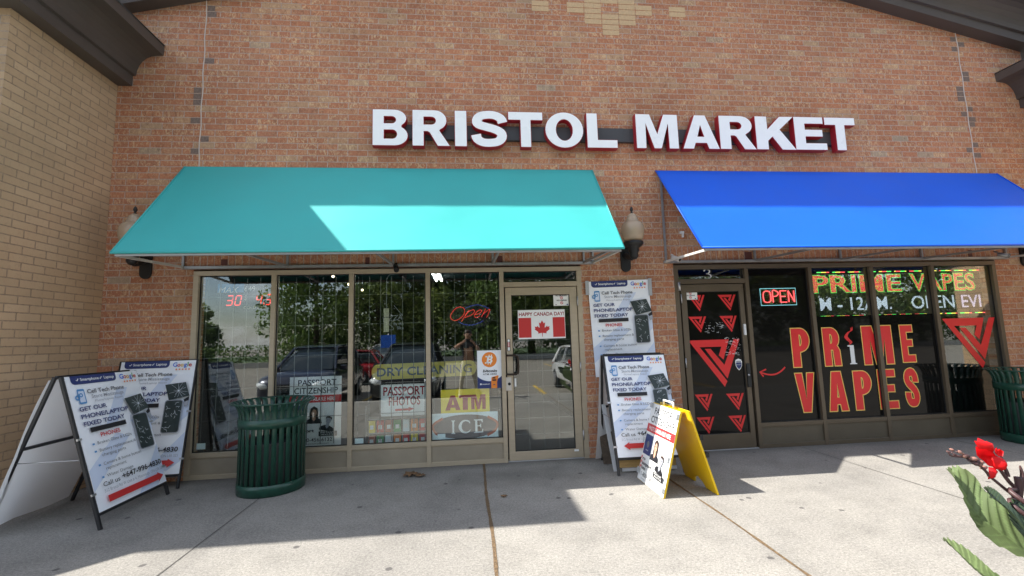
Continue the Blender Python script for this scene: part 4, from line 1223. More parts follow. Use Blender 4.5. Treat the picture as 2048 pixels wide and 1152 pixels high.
# brown and white sheets behind its left edge
t = thing('leaning_sheet', 'white sheet edge leaning behind the left-pointing phone repair board', 'sheet', (1.53, -.40, .4))
b = B(); b.extr([(-.60, 0.0), (-.585, 0.0), (-.225, .68), (-.24, .68)], lambda p, k: ((1.572, 1.62)[k], p[0], p[1]), M['sheetback']); part(b, 'panel', t)
t = thing('leaning_sheet', 'dark brown board leaning on the brick pier behind the phone repair board', 'sheet', (1.6, -.2, .4))
b = B(); b.extr([(-.30, 0.0), (-.28, 0.0), (-.10, .46), (-.12, .46)], lambda p, k: ((1.55, 2.10)[k], p[0], p[1]), M['bark']); part(b, 'panel', t)

# poster taped to the brick pier
tl, tr, bl = at(1175.4, 563.5, -.02), at(1296, 558.7, -.02), at(1192, 754.6, -.02)
t = thing('wall_poster', 'phone repair poster taped crookedly to the brick pier beside the market door', 'poster', ((tl.x + tr.x) / 2, -.02, 1.6))
b = B(); w_ = (tr - tl).length; U_ = (tr - tl).normalized(); dwn = (bl - tl)
pr = Print(b, tl, U_, dwn.normalized(), w_); pr.N = Vector((0, -1, 0)); pr.sv = dwn.length / 1.5
pr.slab(1, 1.5, .004, M['sheet']); phone_poster(pr, 1, 4); part(b, 'sheet', t, fix=False)
for (x0, x1, y0, y1) in ((1170, 1178, 562, 590), (1295, 1304, 557, 591)):
    a, c = at(x0, y0, -.02), at(x1, y1, -.02)
    b = B(); b.box(a.x, c.x, -.034, -.026, c.z, a.z, M['tape']); part(b, 'tape', t)

# yellow passport A-board
t = thing('sandwich_board', 'yellow plastic sandwich board for passport photos standing half in the sun', 'sandwich board', (2.0, -1.18, 0))
y0_, y1_ = -.865, -1.495
def yleaf(xb, xt, name, cut):
    b = B(); zt = .765; L = math.hypot(xt - xb, zt); ux, uz = (xt - xb) / L, zt / L
    yw_ = y0_ - y1_
    lw = [(0, 0), (.20, 0), (.235, .05), (.30, .085), (yw_ / 2, .10), (yw_ - .30, .085), (yw_ - .235, .05), (yw_ - .20, 0), (yw_, 0), (yw_, L), (0, L)]
    th = .022; sx = 1 if xt > xb else -1
    b.extr(lw, lambda p, k: (xb + ux * p[1] + sx * uz * (th if k else 0), y0_ - p[0], uz * p[1] - sx * ux * sx * (th if k else 0) * .0), M['yellow'])
    o = part(b, name, t, bevel=.005)
    return L, ux, uz
L_, ux_, uz_ = yleaf(1.735, 1.955, 'front_leaf', True)
yleaf(2.275, 2.050, 'rear_leaf', True)
b = B()
nrm = Vector((-uz_, 0, ux_))
Oy = Vector((1.735 + ux_ * (L_ - .004), y0_, uz_ * (L_ - .004))) + nrm * .003
pr = Print(b, Oy, (0, -1, 0), (-ux_, 0, -uz_), .63)
hh = (L_ - .01) / .63
pr.slab(1, hh, .002, M['paper']); passport_poster(pr, hh)
for (u0, u1, v0, v1) in ((-.0, .11, .0, .08), (.87, 1.0, .02, .11), (0, .08, 1.06, 1.16), (.88, 1, 1.10, 1.18), (.88, .99, .66, .75), (0, .06, .58, .66)): pr.rect(u0, u1, v0, v1, M['tape'])
part(b, 'poster', t, fix=False)
b = B(); b.tube([(1.985, -1.07, .755), (1.985, -1.07, .815), (1.985, -1.29, .815), (1.985, -1.29, .755)], .010, M['vwhite'], 8); part(b, 'handle', t)
b = B(); b.box(1.962, 2.045, -1.42, -.94, .735, .752, M['yellow']); part(b, 'hinge', t)
for y_, z_ in ((-1.497, .50), (-1.497, .34)):
    b = B(); b.box(2.275 - z_ * .294 - .004, 2.275 - z_ * .294 + .026, y_ - .004, y_ + .05, z_, z_ + .045, M['black']); part(b, 'catch', t)


# ------------------------------------------------------------------ bins
def litter_bin(cx, cy, label):
    t = thing('litter_bin', label, 'litter bin', (cx, cy, 0), group='green slatted bins')
    b = B(); n = 30
    for i in range(n):
        a0 = 2 * math.pi * (i + .17) / n; a1 = 2 * math.pi * (i + .83) / n
        rows = []
        for r_, z in ((.318, .06), (.318, .72), (.322, .775), (.331, .82), (.348, .86), (.374, .892), (.394, .902)):
            rows.append([(cx + r_ * math.cos(a), cy + r_ * math.sin(a), z) for a in (a0, (a0 + a1) / 2, a1)])
        b.strip(rows, M['green'], True)
    o = part(b, 'slats', t, fix=False); so_ = o.modifiers.new('thick', 'SOLIDIFY'); so_.thickness = .006
    b = B(); b.lathe([(.310, .0), (.322, .004), (.325, .075), (.322, .11), (.310, .11), (.308, .02), (.0, .02)], (cx, cy, 0), M['green'], 40); part(b, 'base', t, fix=False)
    b = B(); b.lathe([(.320, .655), (.328, .657), (.328, .745), (.320, .747)], (cx, cy, 0), M['green'], 40); part(b, 'band', t, fix=False)
    b = B(); b.tube([(cx +   .397 * math.cos(2 * math.pi * i / 40), cy + .397 * math.sin(2 * math.pi * i / 40), .902) for i in range(41)], .009, M['green'], 8, False); part(b, 'rim', t, fix=False)
    b = B(); b.lathe([(.0, .05), (.285, .05), (.292, .50), (.296, .505), (.288, .505)], (cx, cy, 0), M['liner'], 32); part(b, 'liner', t, fix=False)
    return t


litter_bin(-2.075, -.475, 'green slatted steel litter bin in front of the market windows')
litter_bin(7.13, -.42, 'green slatted steel litter bin at the right end of the blacked out shopfront')


# ------------------------------------------------------------------ signs in the market windows
def panel(name, label, cat, tl, br, y, m, h=None, th=.004, group=None):
    a, c = at(*tl, y), at(*br, y)
    t = thing(name, label, cat, ((a.x + c.x) / 2, y, c.z), group=group)
    b = B(); pr = Print(b, (a.x, y, a.z), (1, 0, 0), (0, 0, -1), c.x - a.x); pr.h = (a.z - c.z) / (c.x - a.x)
    if m: pr.slab(1, pr.h, th, m)
    return t, b, pr


YB, YFr = 0.165, 0.075
t, b, pr = panel('poster', 'passport and citizenship poster behind the bars of the second market window', 'poster', (580, 755), (681.5, 890), YB, M['paper'])
passport_poster(pr, pr.h, False); part(b, 'sheet', t, fix=False)
t, b, pr = panel('poster', 'white PASSPORT PHOTOS sign with a red arrow behind the third market window', 'sign', (762, 770), (853.5, 829), YB, M['paper'])
pr.text('PASSPORT', .05, .97, .235, .19, M['atmred'], .02); pr.text('PHOTOS', .17, .86, .455, .19, M['atmred'], .02)
pr.poly([(.31, .535), (.60, .53), (.60, .50), (.72, .545), (.60, .60), (.60, .575), (.31, .58)], M['pred']); part(b, 'sheet', t, fix=False)
a = at(743, 745, YB + .03); c = at(953, 745, YB + .03)
t = thing('hanging_sign', 'oval yellow DRY CLEANING sign across two market windows', 'sign', ((a.x + c.x) / 2, YB + .03, a.z))
b = B(); wv = c.x - a.x; sl = (at(953, 743, YB).z - at(743, 747, YB).z) / wv
U_ = Vector((1, 0, .012)).normalized()
pr = Print(b, (a.x, YB + .03, a.z + .095), U_, (0, 0, -1), wv); hh = .19 / wv
ov = arc(.06, hh / 2, .06, hh / 2, 90, 270, 10) + arc(.94, hh / 2, .06, hh / 2, 270, 450, 10)
pr.poly(ov, M['drygold']); pr.text('DRY CLEANING', .05, .955, hh * .78, hh * .55, M['dryblue'], .02); part(b, 'panel', t, fix=False)
t, b, pr = panel('sign', 'yellow ATM sign with crimson letters low in the fourth market window', 'sign', (881.5, 780), (979.5, 827), YFr + .03, M['atmyel'])
for ch, u0, u1 in (('A', .09, .40), ('T', .37, .63), ('M', .62, .92)): pr.glyph((GC if ch != 'A' else GLY)[ch] if ch != 'M' else GLY['M'], u0, u1, .12, .42, M['atmred']); pr.k -= 1
part(b, 'panel', t, fix=False)
t, b, pr = panel('sign', 'pale blue ICE sign with a grey oval at the bottom of the fourth market window', 'sign', (864, 828), (997, 878), YFr, M['iceblue'])
h = pr.h
pr.poly([(.5 + .52 * math.cos(R(a)), h * .5 + h * .43 * math.sin(R(a))) for a in range(0, 360, 12) if 0 <= .5 + .52 * math.cos(R(a)) <= 1], M['icegrey'])
for sg_ in (-1, 1):
    pts = smooth_path([(.5 + sg_ * x, h * y) for x, y in ((.34, .18), (.47, .36), (.485, .52), (.44, .70), (.33, .84))], 4)
    pr.line(pts, .018, M['icered'])
for ch, u0, u1 in (('I', .29, .345), ('C', .40, .58), ('E', .63, .77)):
    v0, v1 = h * .26, h * .74
    if ch == 'I': lps = [[(0, 0), (0, .07), (.25, .09), (.25, .91), (0, .93), (0, 1), (1, 1), (1, .93), (.75, .91), (.75, .09), (1, .07), (1, 0)]]
    elif ch == 'E': lps = [[(0, 0), (0, .06), (.14, .09), (.14, .91), (0, .94), (0, 1), (.95, 1), (.97, .76), (.88, .76), (.80, .90), (.38, .90), (.38, .56), (.66, .56), (.72, .66), (.78, .66), (.78, .38), (.72, .38), (.66, .47), (.38, .47), (.38, .10), (.84, .10), (.94, .28), (1, .28), (1, 0)]]
    else: lps = [smooth_path([(.98, .72), (.90, .92), (.60, 1.0), (.25, .93), (.0, .60), (.02, .34), (.25, .08), (.58, .0), (.90, .09), (1.0, .26)], 3) + smooth_path([(.93, .25), (.75, .13), (.55, .13), (.33, .25), (.24, .52), (.32, .78), (.55, .90), (.80, .84), (.88, .72)], 3)]
    pr.glyph(lps, u0, u1, v0, v1, M['paper']); pr.k -= 1
part(b, 'panel', t, fix=False)
t, b, pr = panel('poster', 'white and navy bitcoin ATM poster with an orange disc, beside the market door', 'poster', (954, 701.5), (1004, 775.5), .033, M['sheet'])
h = pr.h
pr.poly([(.5 + .31 * math.cos(R(a)), .38 + .31 * math.sin(R(a))) for a in range(0, 360, 10)], M['orange'])
q = [[(.40 + .24 * x + .05 * (y - .5), .53 - .30 * y) for x, y in lp] for lp in GLY['B']]
pr.loops(q, M['paper']); pr.k -= 1
for u in (.47, .57):
    pr.poly([(u + .01, .18), (u + .05, .18), (u + .045, .235), (u + .005, .235)], M['paper']); pr.k -= 1; pr.poly([(u - .035, .525), (u + .005, .525), (u - .005, .58), (u - .045, .58)], M['paper']); pr.k -= 1
pr.poly([(.35, .225), (.45, .225), (.45, .28), (.34, .28)], M['paper']); pr.k -= 1; pr.poly([(.32, .49), (.42, .49), (.42, .535), (.31, .535)], M['paper']); pr.k += 1
pr.text('bitcoin', .22, .81, .89, .11, M['ink'], .03, .2); pr.text('ATM HERE', .22, .80, 1.01, .075, M['grey'], .01)
pr.poly([(0, 1.06)] + [(x / 10, 1.06 + .20 * math.sin(math.pi * x / 10) ** .8) for x in range(1, 10)] + [(1, 1.06), (1, h), (0, h)], M['navy'])
pr.poly([(.58, 1.10), (.85, 1.03), (.87, 1.05), (.80, 1.30), (.80, h), (.56, h), (.56, 1.28)], M['orange']); pr.rect(.62, .74, 1.10, 1.16, M['ink']); pr.rect(.61, .77, 1.19, 1.25, M['ink']); pr.rect(.65, .72, 1.39, 1.42, M['navy'])
pr.poly([(.13 + .035 * math.cos(R(a)), 1.37 + .035 * math.sin(R(a))) for a in range(0, 360, 30)], M['paper']); pr.text('Localcoin', .18, .50, 1.39, .045, M['paper'], .015)
part(b, 'sheet', t, fix=False)
t, b, pr = panel('poster', 'HAPPY CANADA DAY poster with a red maple leaf flag on the market door', 'poster', (1035.5, 620.5), (1131.5, 676), .0345, M['paper'])
h = pr.h
pr.text('HAPPY CANADA DAY!', .02, .98, .125, .075, M['atmred'], .02)
pr.rect(.01, .275, .165, h - .03, M['pred']); pr.rect(.735, .99, .165, h - .03, M['pred'])
hl = [(0, 1.0), (.10, .80), (.205, .85), (.155, .53), (.20, .505), (.305, .63), (.335, .56), (.485, .585), (.44, .45), (.50, .41), (.25, .20), (.285, .11), (.022, .15), (.014, -.10)]
lf = hl + [(-x, y) for x, y in hl[::-1] if x > 0]
pr.poly([(.505 + x * .33, h - .075 - y * .31) for x, y in lf], M['pred']); part(b, 'sheet', t, fix=False)
def no_smoking(label, tl, br, y):
    t, b, pr = panel('notice', label, 'notice', tl, br, y, M['paper'])
    h = pr.h
    pr.text('NO SMOKING', .14, .84, h * .18, h * .12, M['ink'], .03); pr.text('NO VAPING', .20, .82, h * .60, h * .12, M['ink'], .03)
    for v in (.32, .76):
        pr.loops([arc(.5, h * v, .09, .09, 0, 340, 17), arc(.5, h * v, .065, .065, 0, 340, 17)], M['pred']); pr.line([(.44, h * v - .06), (.56, h * v + .06)], .012, M['pred'])
    pr.rect(.10, .18, h * .88, h * .94, M['grey']); pr.rect(.8, .9, h * .86, h * .95, M['navy'])
    part(b, 'sheet', t, fix=False)
no_smoking('white no smoking notice in the top corner of the market door glass', (1106.5, 588.5), (1139.5, 611), .0345)
no_smoking('white no smoking notice stuck over a red logo on the black door', (1366, 581.5), (1395, 599), .0315)
# lottery jackpot sign
t, b, pr = panel('lottery_sign', 'dark lottery jackpot sign with red digits in the first market window', 'sign', (436, 568), (545, 621), YB - .02, M['film2'], th=.02)
h = pr.h
pr.rect(.0, .47, 0, h * .32, M['lblue']); pr.poly([(.75, h * .5), (.80, h * .38), (.9, h * .33), (1, h * .36), (1, h * .5)], M['drygold'])
pr.text('MAX', .02, .38, h * .33, h * .22, M['paper'], .0, .25); pr.text('649', .48, .68, h * .28, h * .18, M['paper'], .01); pr.text('15 MILLION', .705, .985, h * .24, h * .12, M['cream'], .01)
pr.text('$', .49, .535, h * .60, h * .17, M['cream'], .01); pr.text('GOLD BALL', .48, .90, h * .93, h * .11, M['cream'], .01)
SEG = {'a': ((.1, 1), (.9, 1)), 'b': ((.95, .95), (.95, .55)), 'c': ((.95, .45), (.95, .05)), 'd': ((.1, 0), (.9, 0)), 'e': ((.05, .45), (.05, .05)), 'f': ((.05, .95), (.05, .55)), 'g': ((.1, .5), (.9, .5))}
for segs, u0, u1, v0, v1 in (('abgcd', .17, .285, .44, .78), ('abcdef', .325, .43, .44, .78), ('fgbc', .70, .80, .44, .76), ('agcd', .885, .97, .42, .78)):
    for s_ in segs:
        (xa, ya), (xb, yb) = SEG[s_]
        P2 = lambda x, y: (u0 + (u1 - u0) * x + .03 * (y - .5), h * (v1 + (v0 - v1) * y))
        pr.line([P2(xa, ya), P2(xb, yb)], .010, M['ledred']); pr.k -= 1
pr.rect(.835, .85, h * .70, h * .78, M['ledred']); part(b, 'panel', t, fix=False)
# unlit pizza sign with its cord and power box
a = at(766, 630, .11); c = at(807, 662, .11)
t = thing('neon_sign', 'unlit pizza by the slice outline sign hanging in the third market window', 'sign', ((a.x + c.x) / 2, .11, a.z))
b = B(); pr = Print(b, (a.x, .11, a.z), (1, 0, -.0), (0, 0, -1), c.x - a.x)
pr.U = Vector((1, 0, .10)).normalized(); pr.text('PIZZA', .0, .92, .34, .26, M['lgrey'], -.012, .3); pr.U = Vector((1, 0, 0))
pr.text('By the', .52, 1.0, .52, .14, M['lgrey'], .0); pr.text('Slice', .68, 1.0, .73, .14, M['lgrey'], .0)
pr.line(smooth_path([(.20, .74), (.50, .74), (.46, .60), (.34, .50), (.22, .50), (.20, .74)], 3), .012, M['lgrey']); pr.line([(.0, .1), (.1, .5), (.2, .74)], .012, M['lgrey'])
part(b, 'outline', t, fix=False)
k0 = at(773, 549, .11); k1 = at(773, 616, .11)
b = B(); b.tube([(k1.x + .18, .11, k0.z + .005), (k1.x + .04, .11, k0.z), (k1.x, .11, k0.z - .05), (k1.x, .11, k1.z)], .004, M['lgrey'], 6); part(b, 'cord', t)
p, q = at(768, 617, .105), at(778, 664, .105)
b = B(); b.box(p.x, q.x, .085, .105, q.z, p.z, M['cream']); b.box(p.x - .001, q.x + .001, .084, .106, p.z - .115, p.z - .107, M['gasket']); part(b, 'power_box', t)
p, q = at(788, 611, .11), at(806, 632, .11); b = B(); b.tube([p, q], .003, M['lgrey'], 5); part(b, 'chain', t)
# oval LED open sign
def dots(b, pts, r, m, gap, y):
    acc = 0.0; last = None
    for i in range(len(pts) - 1):
        p, q = pts[i], pts[i + 1]; l = math.hypot(q[0] - p[0], q[1] - p[1])
        if l < 1e-9: continue
        d = gap - acc if last else 0.0
        while d <= l:
            f = d / l; x = p[0] + (q[0] - p[0]) * f; z = p[1] + (q[1] - p[1]) * f; last = True
            b.add([(x + r * math.cos(k * 1.0472), y, z + r * math.sin(k * 1.0472)) for k in range(6)] + [(x, y - r * .8, z)], [(k, (k + 1) % 6, 6) for k in range(6)], m)
            d += gap
        acc = l - (d - gap)
z9 = lambda x, y: (870 + x / 14.4, 590 + y / 14.4)
t = thing('led_sign', 'oval LED sign spelling Open in red dots with a blue dotted ring', 'sign', at(941, 632, .10))
b = B(); cc = at(941, 631, .11); e1 = at(988, 631, .11).x - cc.x
b.extr([(cc.x + e1 * math.cos(R(a)), cc.z + .56 * e1 * math.sin(R(a))) for a in range(0, 360, 12)], lambda p, k: (p[0], .105 + .012 * k, p[1]), M['film2']); part(b, 'panel', t)
wp = lambda pts: [(at(*z9(*p), .10).x, at(*z9(*p), .10).z) for p in pts]
b = B()
for pts in ([(720, 345), (600, 385), (510, 480), (450, 590), (470, 690), (560, 735), (680, 705), (790, 610), (850, 500), (845, 410), (790, 360), (720, 345)], [(770, 755), (860, 610), (930, 500), (990, 430)], [(870, 600), (960, 490), (1080, 430), (1130, 440), (1125, 505), (1020, 590), (880, 645)],
            [(1160, 560), (1250, 545), (1340, 480), (1330, 430), (1250, 450), (1180, 510), (1140, 600), (1190, 655), (1290, 600)], [(1450, 410), (1390, 540), (1330, 650)], [(1390, 540), (1480, 470), (1575, 410), (1540, 540), (1480, 650)]):
    dots(b, wp(smooth_path(pts, 5)), .0046, M['ledred'], .0150, .098)
part(b, 'red_letters', t)
b = B()
for pts in ([(880, 380), (1000, 330), (1200, 285), (1380, 315), (1550, 385)], [(690, 780), (840, 845), (1040, 865), (1230, 820), (1400, 735)]): dots(b, wp(smooth_path(pts, 5)), .0044, M['ledblue'], .0175, .098)
part(b, 'blue_ring', t)
# snack packs on a rack behind the third window
t = thing('snack_rack', 'wire rack of faded snack packs at the foot of the third market window', 'rack', (-.83, .35, 0))
b = B(); p, q = at(731, 815, .3), at(854, 889, .3)
for z in (q.z + .0, q.z + .17, q.z + .34): b.box(p.x, q.x, .30, .48, z - .012, z, M['galv'])
for x in (p.x, q.x - .012): b.box(x, x + .012, .30, .48, 0.0, q.z + .5, M['galv'])
part(b, 'shelf', t)
for j in range(2):
    for i in range(7):
        x = p.x + .03 + i * .105; z = q.z + j * .17 + .001; hh_ = .13 + .015 * ((i * 3 + j) % 3)
        m = [M['icered'], M['vred'], M['ggrn'], M['atmyel'], M['iceblue'], M['pred'], M['orange']][(i * 2 + j * 3) % 7]
        o = B(); o.box(x, x + .085, .315, .36, z, z + hh_, m); o.box(x + .02, x + .065, .3145, .3149, z + .04, z + .09, M['paper'])
        ob = o.build('snack_pack')
        row = ['lower', 'upper'][j]
        tag(ob, '%s snack pack, number %d from the left on the %s shelf of the rack' % ({'ink_red': 'red', 'sign_rust': 'rust red', 'red_vinyl': 'bright red', 'ink_green': 'green', 'sign_yellow': 'yellow', 'sign_ice': 'pale blue', 'ink_orange': 'orange'}[m.name], i + 1, row), 'snack pack', 'packs on the snack rack')

# ------------------------------------------------------------------ signs in the right shop
p, q = at(1519, 576.5, .09), at(1594, 610, .09)
# the neon hangs on the street side of the film
t = thing('neon_sign', 'red neon OPEN sign in a clear plate on the blacked out window', 'sign', ((p.x + q.x) / 2, .03, q.z))
b = B()
p, q = at(1519.5, 577.5, .03), at(1593.5, 609.5, .03)
b.box(p.x, q.x, .030, .0335, q.z, p.z, M['glass']); part(b, 'plate', t)
b = B(); b.tube([(p.x, .029, p.z), (q.x, .029, p.z), (q.x, .029, q.z), (p.x, .029, q.z), (p.x, .029, p.z)], .004, M['ledcyan'], 6); part(b, 'border_tube', t)
wN, hN = q.x - p.x, p.z - q.z
for k, (pts, u0, u1) in enumerate((([(.5, 0), (.1, .1), (0, .5), (.1, .9), (.5, 1), (.9, .9), (1, .5), (.9, .1), (.5, 0)], .07, .28), ([(0, 0), (0, 1), (.6, 1), (1, .78), (.6, .55), (.02, .52)], .34, .50), ([(1, 0), (0, 0), (0, .5), (.85, .5), (0, .52), (0, 1), (1, 1)], .55, .72), ([(0, 0), (0, 1), (1, 0), (1, 1)], .78, .94))):
    pp = [(p.x + wN * (u0 + (u1 - u0) * x), .022, q.z + hN * (.17 + .68 * y)) for x, y in (smooth_path(pts, 3) if k < 2 else pts)]
    b = B()
    if k < 2: b.tube(pp, .0062, M['ledpink'], 7)
    else:
        for i in range(len(pp) - 1):
            if (Vector(pp[i]) - Vector(pp[i + 1])).length > .012: b.tube([pp[i], pp[i + 1]], .0062, M['ledpink'], 7)
    part(b, 'letter_tube', t)
# scrolling LED board
YL = .20
tlp, trp, blp, brp = at(1634, 543, YL), at(1965, 538, YL), at(1648, 637, YL), at(1972, 626, YL)
X0, X1, Z1, Z0 = tlp.x, trp.x, (tlp.z + trp.z) / 2, (blp.z + brp.z) / 2
t = thing('led_board', 'wide LED board scrolling shop name and hours in dotted green, red and white', 'sign', ((X0 + X1) / 2, YL, Z0))
b = B(); b.box(X0 - .02, X1 + .05, YL + .012, YL + .05, Z0 - .03, Z1 + .03, M['film2']); part(b, 'cabinet', t, bevel=.004)
W_, H_ = X1 - X0, Z1 - Z0
# text in dots: sample the letter shapes on a grid
def dot_text(b, s, x0, x1, z0, z1, bold, pick, pitch, r):
    vs, fs = text2d(s, bold)
    mx0 = min(p[0] for p in vs); mx1 = max(p[0] for p in vs); my0 = 0.0 - bold; my1 = .70 + bold
    kx, kz = (x1 - x0) / (mx1 - mx0), (z1 - z0) / (my1 - my0)
    pv = [(x0 + (x - mx0) * kx, z0 + (y - my0) * kz) for x, y in vs]
    tris = []
    for f in fs:
        for i in range(1, len(f) - 1): tris.append((pv[f[0]], pv[f[i]], pv[f[i + 1]]))
    grid = {}
    for a, c, d in tris:
        area = (c[0] - a[0]) * (d[1] - a[1]) - (c[1] - a[1]) * (d[0] - a[0])
        if abs(area) < 1e-12: continue
        for ix in range(int(math.floor(min(a[0], c[0], d[0]) / pitch)), int(math.ceil(max(a[0], c[0], d[0]) / pitch)) + 1):
            for iz in range(int(math.floor(min(a[1], c[1], d[1]) / pitch)), int(math.ceil(max(a[1], c[1], d[1]) / pitch)) + 1):
                x, z = ix * pitch, iz * pitch
                w1 = ((c[0] - x) * (d[1] - z) - (c[1] - z) * (d[0] - x)) / area; w2 = ((d[0] - x) * (a[1] - z) - (d[1] - z) * (a[0] - x)) / area
                if w1 >= -1e-6 and w2 >= -1e-6 and w1 + w2 <= 1 + 1e-6: grid[(ix, iz)] = 1
    for (ix, iz) in grid:
        edge = any((ix + dx, iz + dz) not in grid for dx, dz in ((1, 0), (-1, 0), (0, 1), (0, -1)))
        m = pick(edge, ix, iz); x, z = ix * pitch, iz * pitch
        b.add([(x - r, YL + .009, z), (x, YL + .009, z - r), (x + r, YL + .009, z), (x, YL + .009, z + r)], [(0, 1, 2, 3)], m)
PIT = .0105
rl = random.Random(5)
tz0, tz1 = Z0 + H_ * .53, Z0 + H_ * .93
for (s_, u0, u1) in (('PRIME', -.035, .495), ('VAPES', .545, .945)):
    b = B(); dot_text(b, s_, X0 + W_ * u0, X0 + W_ * u1, tz0, tz1, .035, lambda e, ix, iz: M['ledgreen'] if e else (M['ledpink'] if rl.random() < .8 else M['ledamber']), PIT, .0047); part(b, 'name_text', t, fix=False)
tz0, tz1 = Z0 + H_ * .15, Z0 + H_ * .44
for (s_, u0, u1, m) in (('M - 12AM.', .0, .42, 'ledwhite'), ('OPEN', .54, .80, 'ledwhite'), ('EVI', .845, .965, 'ledlilac')):
    b = B(); dot_text(b, s_, X0 + W_ * u0, X0 + W_ * u1, tz0, tz1, .008, lambda e, ix, iz, m=m: M[m], PIT, .0047); part(b, 'hours_text', t, fix=False)
b = B()
for z in (Z0 + H_ * .03, Z0 + H_ * .98):
    i = 0; x = X0
    while x < X1:
        m = [M['ledgreen'], M['ledamber'], M['ledpink']][(i // 3) % 3]
        if i % 10 < 8: b.box(x, x + .022, YL + .009, YL + .0115, z - .006, z + .006, m)
        x += .024; i += 1
z = Z0 + H_ * .06; i = 0
while z < Z0 + H_ * .96:
    if i % 5 < 3: b.box(X1 - .012, X1, YL + .009, YL + .0115, z, z + .018, M['ledamber'] if z < (Z0 + Z1) / 2 else M['ledgreen'])
    z += .021; i += 1
part(b, 'border_dashes', t)
# ceiling lights inside the shops
def tube_light(x, y, ang, ln, label):
    t = thing('ceiling_light', label, 'light', (x, y, 2.68)); d = Vector((math.cos(ang), math.sin(ang), 0)); n = Vector((-d.y, d.x, 0)); c = Vector((x, y, 2.66))
    b = B(); b.bar(c - d * ln / 2 + Vector((0, 0, .035)), c + d * ln / 2 + Vector((0, 0, .035)), .16, .03, M['whitebar']); part(b, 'housing', t)
    for s_ in (-.05, .05):
        b = B(); b.tube([c - d * ln / 2 + n * s_, c + d * ln / 2 + n * s_], .016, M['tubeon'], 8); part(b, 'lamp_tube', t)
tube_light(-.55, 2.0, R(90), 2.6, 'twin fluorescent ceiling light seen through the third and fourth market windows')
tube_light(1.25, 1.6, R(80), .9, 'short twin fluorescent light over the market door transom')
tube_light(-2.1, 1.2, R(100), .5, 'short fluorescent light near the top of the second market window')
tube_light(4.0, 1.4, R(40), 1.0, 'fluorescent ceiling light showing in the transom under the number three')
for k, (px, py, y) in enumerate(((666, 553, .6), (697.5, 568.5, 1.2), (724.5, 580, 1.8))):
    c = at(px, py, y)
    t = thing('bulb', 'glowing round bulb behind the market windows, %s of the three' % ['highest', 'middle', 'lowest'][k], 'bulb', c, group='round bulbs on the market ceiling')
    b = B(); b.lathe([(0, -.018), (.013, -.013), (.018, 0), (.013, .013), (.0, .018)], c, M['bulbon'], 12); part(b, 'globe', t)
    b = B(); b.tube([(c.x, c.y, c.z + .019), (c.x, c.y, 2.715)], .006, M['gasket'], 6); part(b, 'cord', t)

# ------------------------------------------------------------------ canna in its pot
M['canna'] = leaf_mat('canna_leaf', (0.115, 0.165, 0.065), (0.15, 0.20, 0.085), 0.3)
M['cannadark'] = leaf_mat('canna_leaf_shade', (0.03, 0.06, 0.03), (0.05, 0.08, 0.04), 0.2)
M['bract'] = pm('purple_brown_bract', (0.065, 0.03, 0.03), 0.5, var=0.3, vscale=25)
M['budpink'] = pm('dry_pink_bud', (0.30, 0.15, 0.12), 0.6, var=0.3, vscale=60)
M['soil'] = pm('soil', (0.05, 0.035, 0.025), 0.95, var=0.3, vscale=30, bump=0.8, bscale=60)
PC = Vector((2.72, -4.12, 0))
can = thing('canna_plant', 'red flowering canna with broad green leaves leaning in from the lower right edge', 'plant', PC)
b = B(); b.lathe([(.0, 0), (.27, 0), (.30, .03), (.36, .36), (.39, .38), (.39, .42), (.34, .42), (.33, .36), (0, .35)], PC, pm('cast_planter', (0.33, 0.30, 0.26), 0.85, var=0.15, vscale=8, bump=0.4, bscale=80), 28)
part(b, 'pot', can)
b = B(); b.lathe([(.0, .37), (.32, .365)], PC, M['soil'], 20); part(b, 'soil', can)


def edge_leaf(lo, up, ys, bulge, m, name='leaf', nc=25, nr=90, vein=None):
    """leaf blade from its two photo edges, each point at its own depth"""
    lo = smooth_path([tuple(p) for p in lo], 6); up = smooth_path([tuple(p) for p in up], 6)
    def rs(pts, k):
        f = k * (len(pts) - 1); i = min(int(f), len(pts) - 2); g = f - i
        return (pts[i][0] + (pts[i + 1][0] - pts[i][0]) * g, pts[i][1] + (pts[i + 1][1] - pts[i][1]) * g)
    rows = []
    for r_ in range(nr + 1):
        k = r_ / nr; a, c = rs(lo, k), rs(up, k); y = ys[0] + (ys[1] - ys[0]) * k
        A = at(a[0], a[1], y - .02); C = at(c[0], c[1], y + .05)
        row = []
        for j in range(nc):
            g = j / (nc - 1); p = A.lerp(C, g)
            fold = (1 - abs(2 * g - .9)) ; rib = .0045 * math.cos(k * 70 + abs(g - .45) * 22)
            row.append(p + Vector((.3 * bulge * fold, bulge * fold + rib, -.5 * bulge * fold + rib)))
        rows.append(row)
    b = B(); b.strip(rows, m)
    if vein:
        kv = b.mat(vein)
        for i in range(nr):
            for j in range(nc - 1):
                g = (j + .5) / (nc - 1)
                if abs(g - .45) < .025 or (i / nr * 15 + abs(g - .45) * 5.0) % 1.0 < .24: b.mi[i * (nc - 1) + j] = kv
    return part(b, name, can, fix=False)


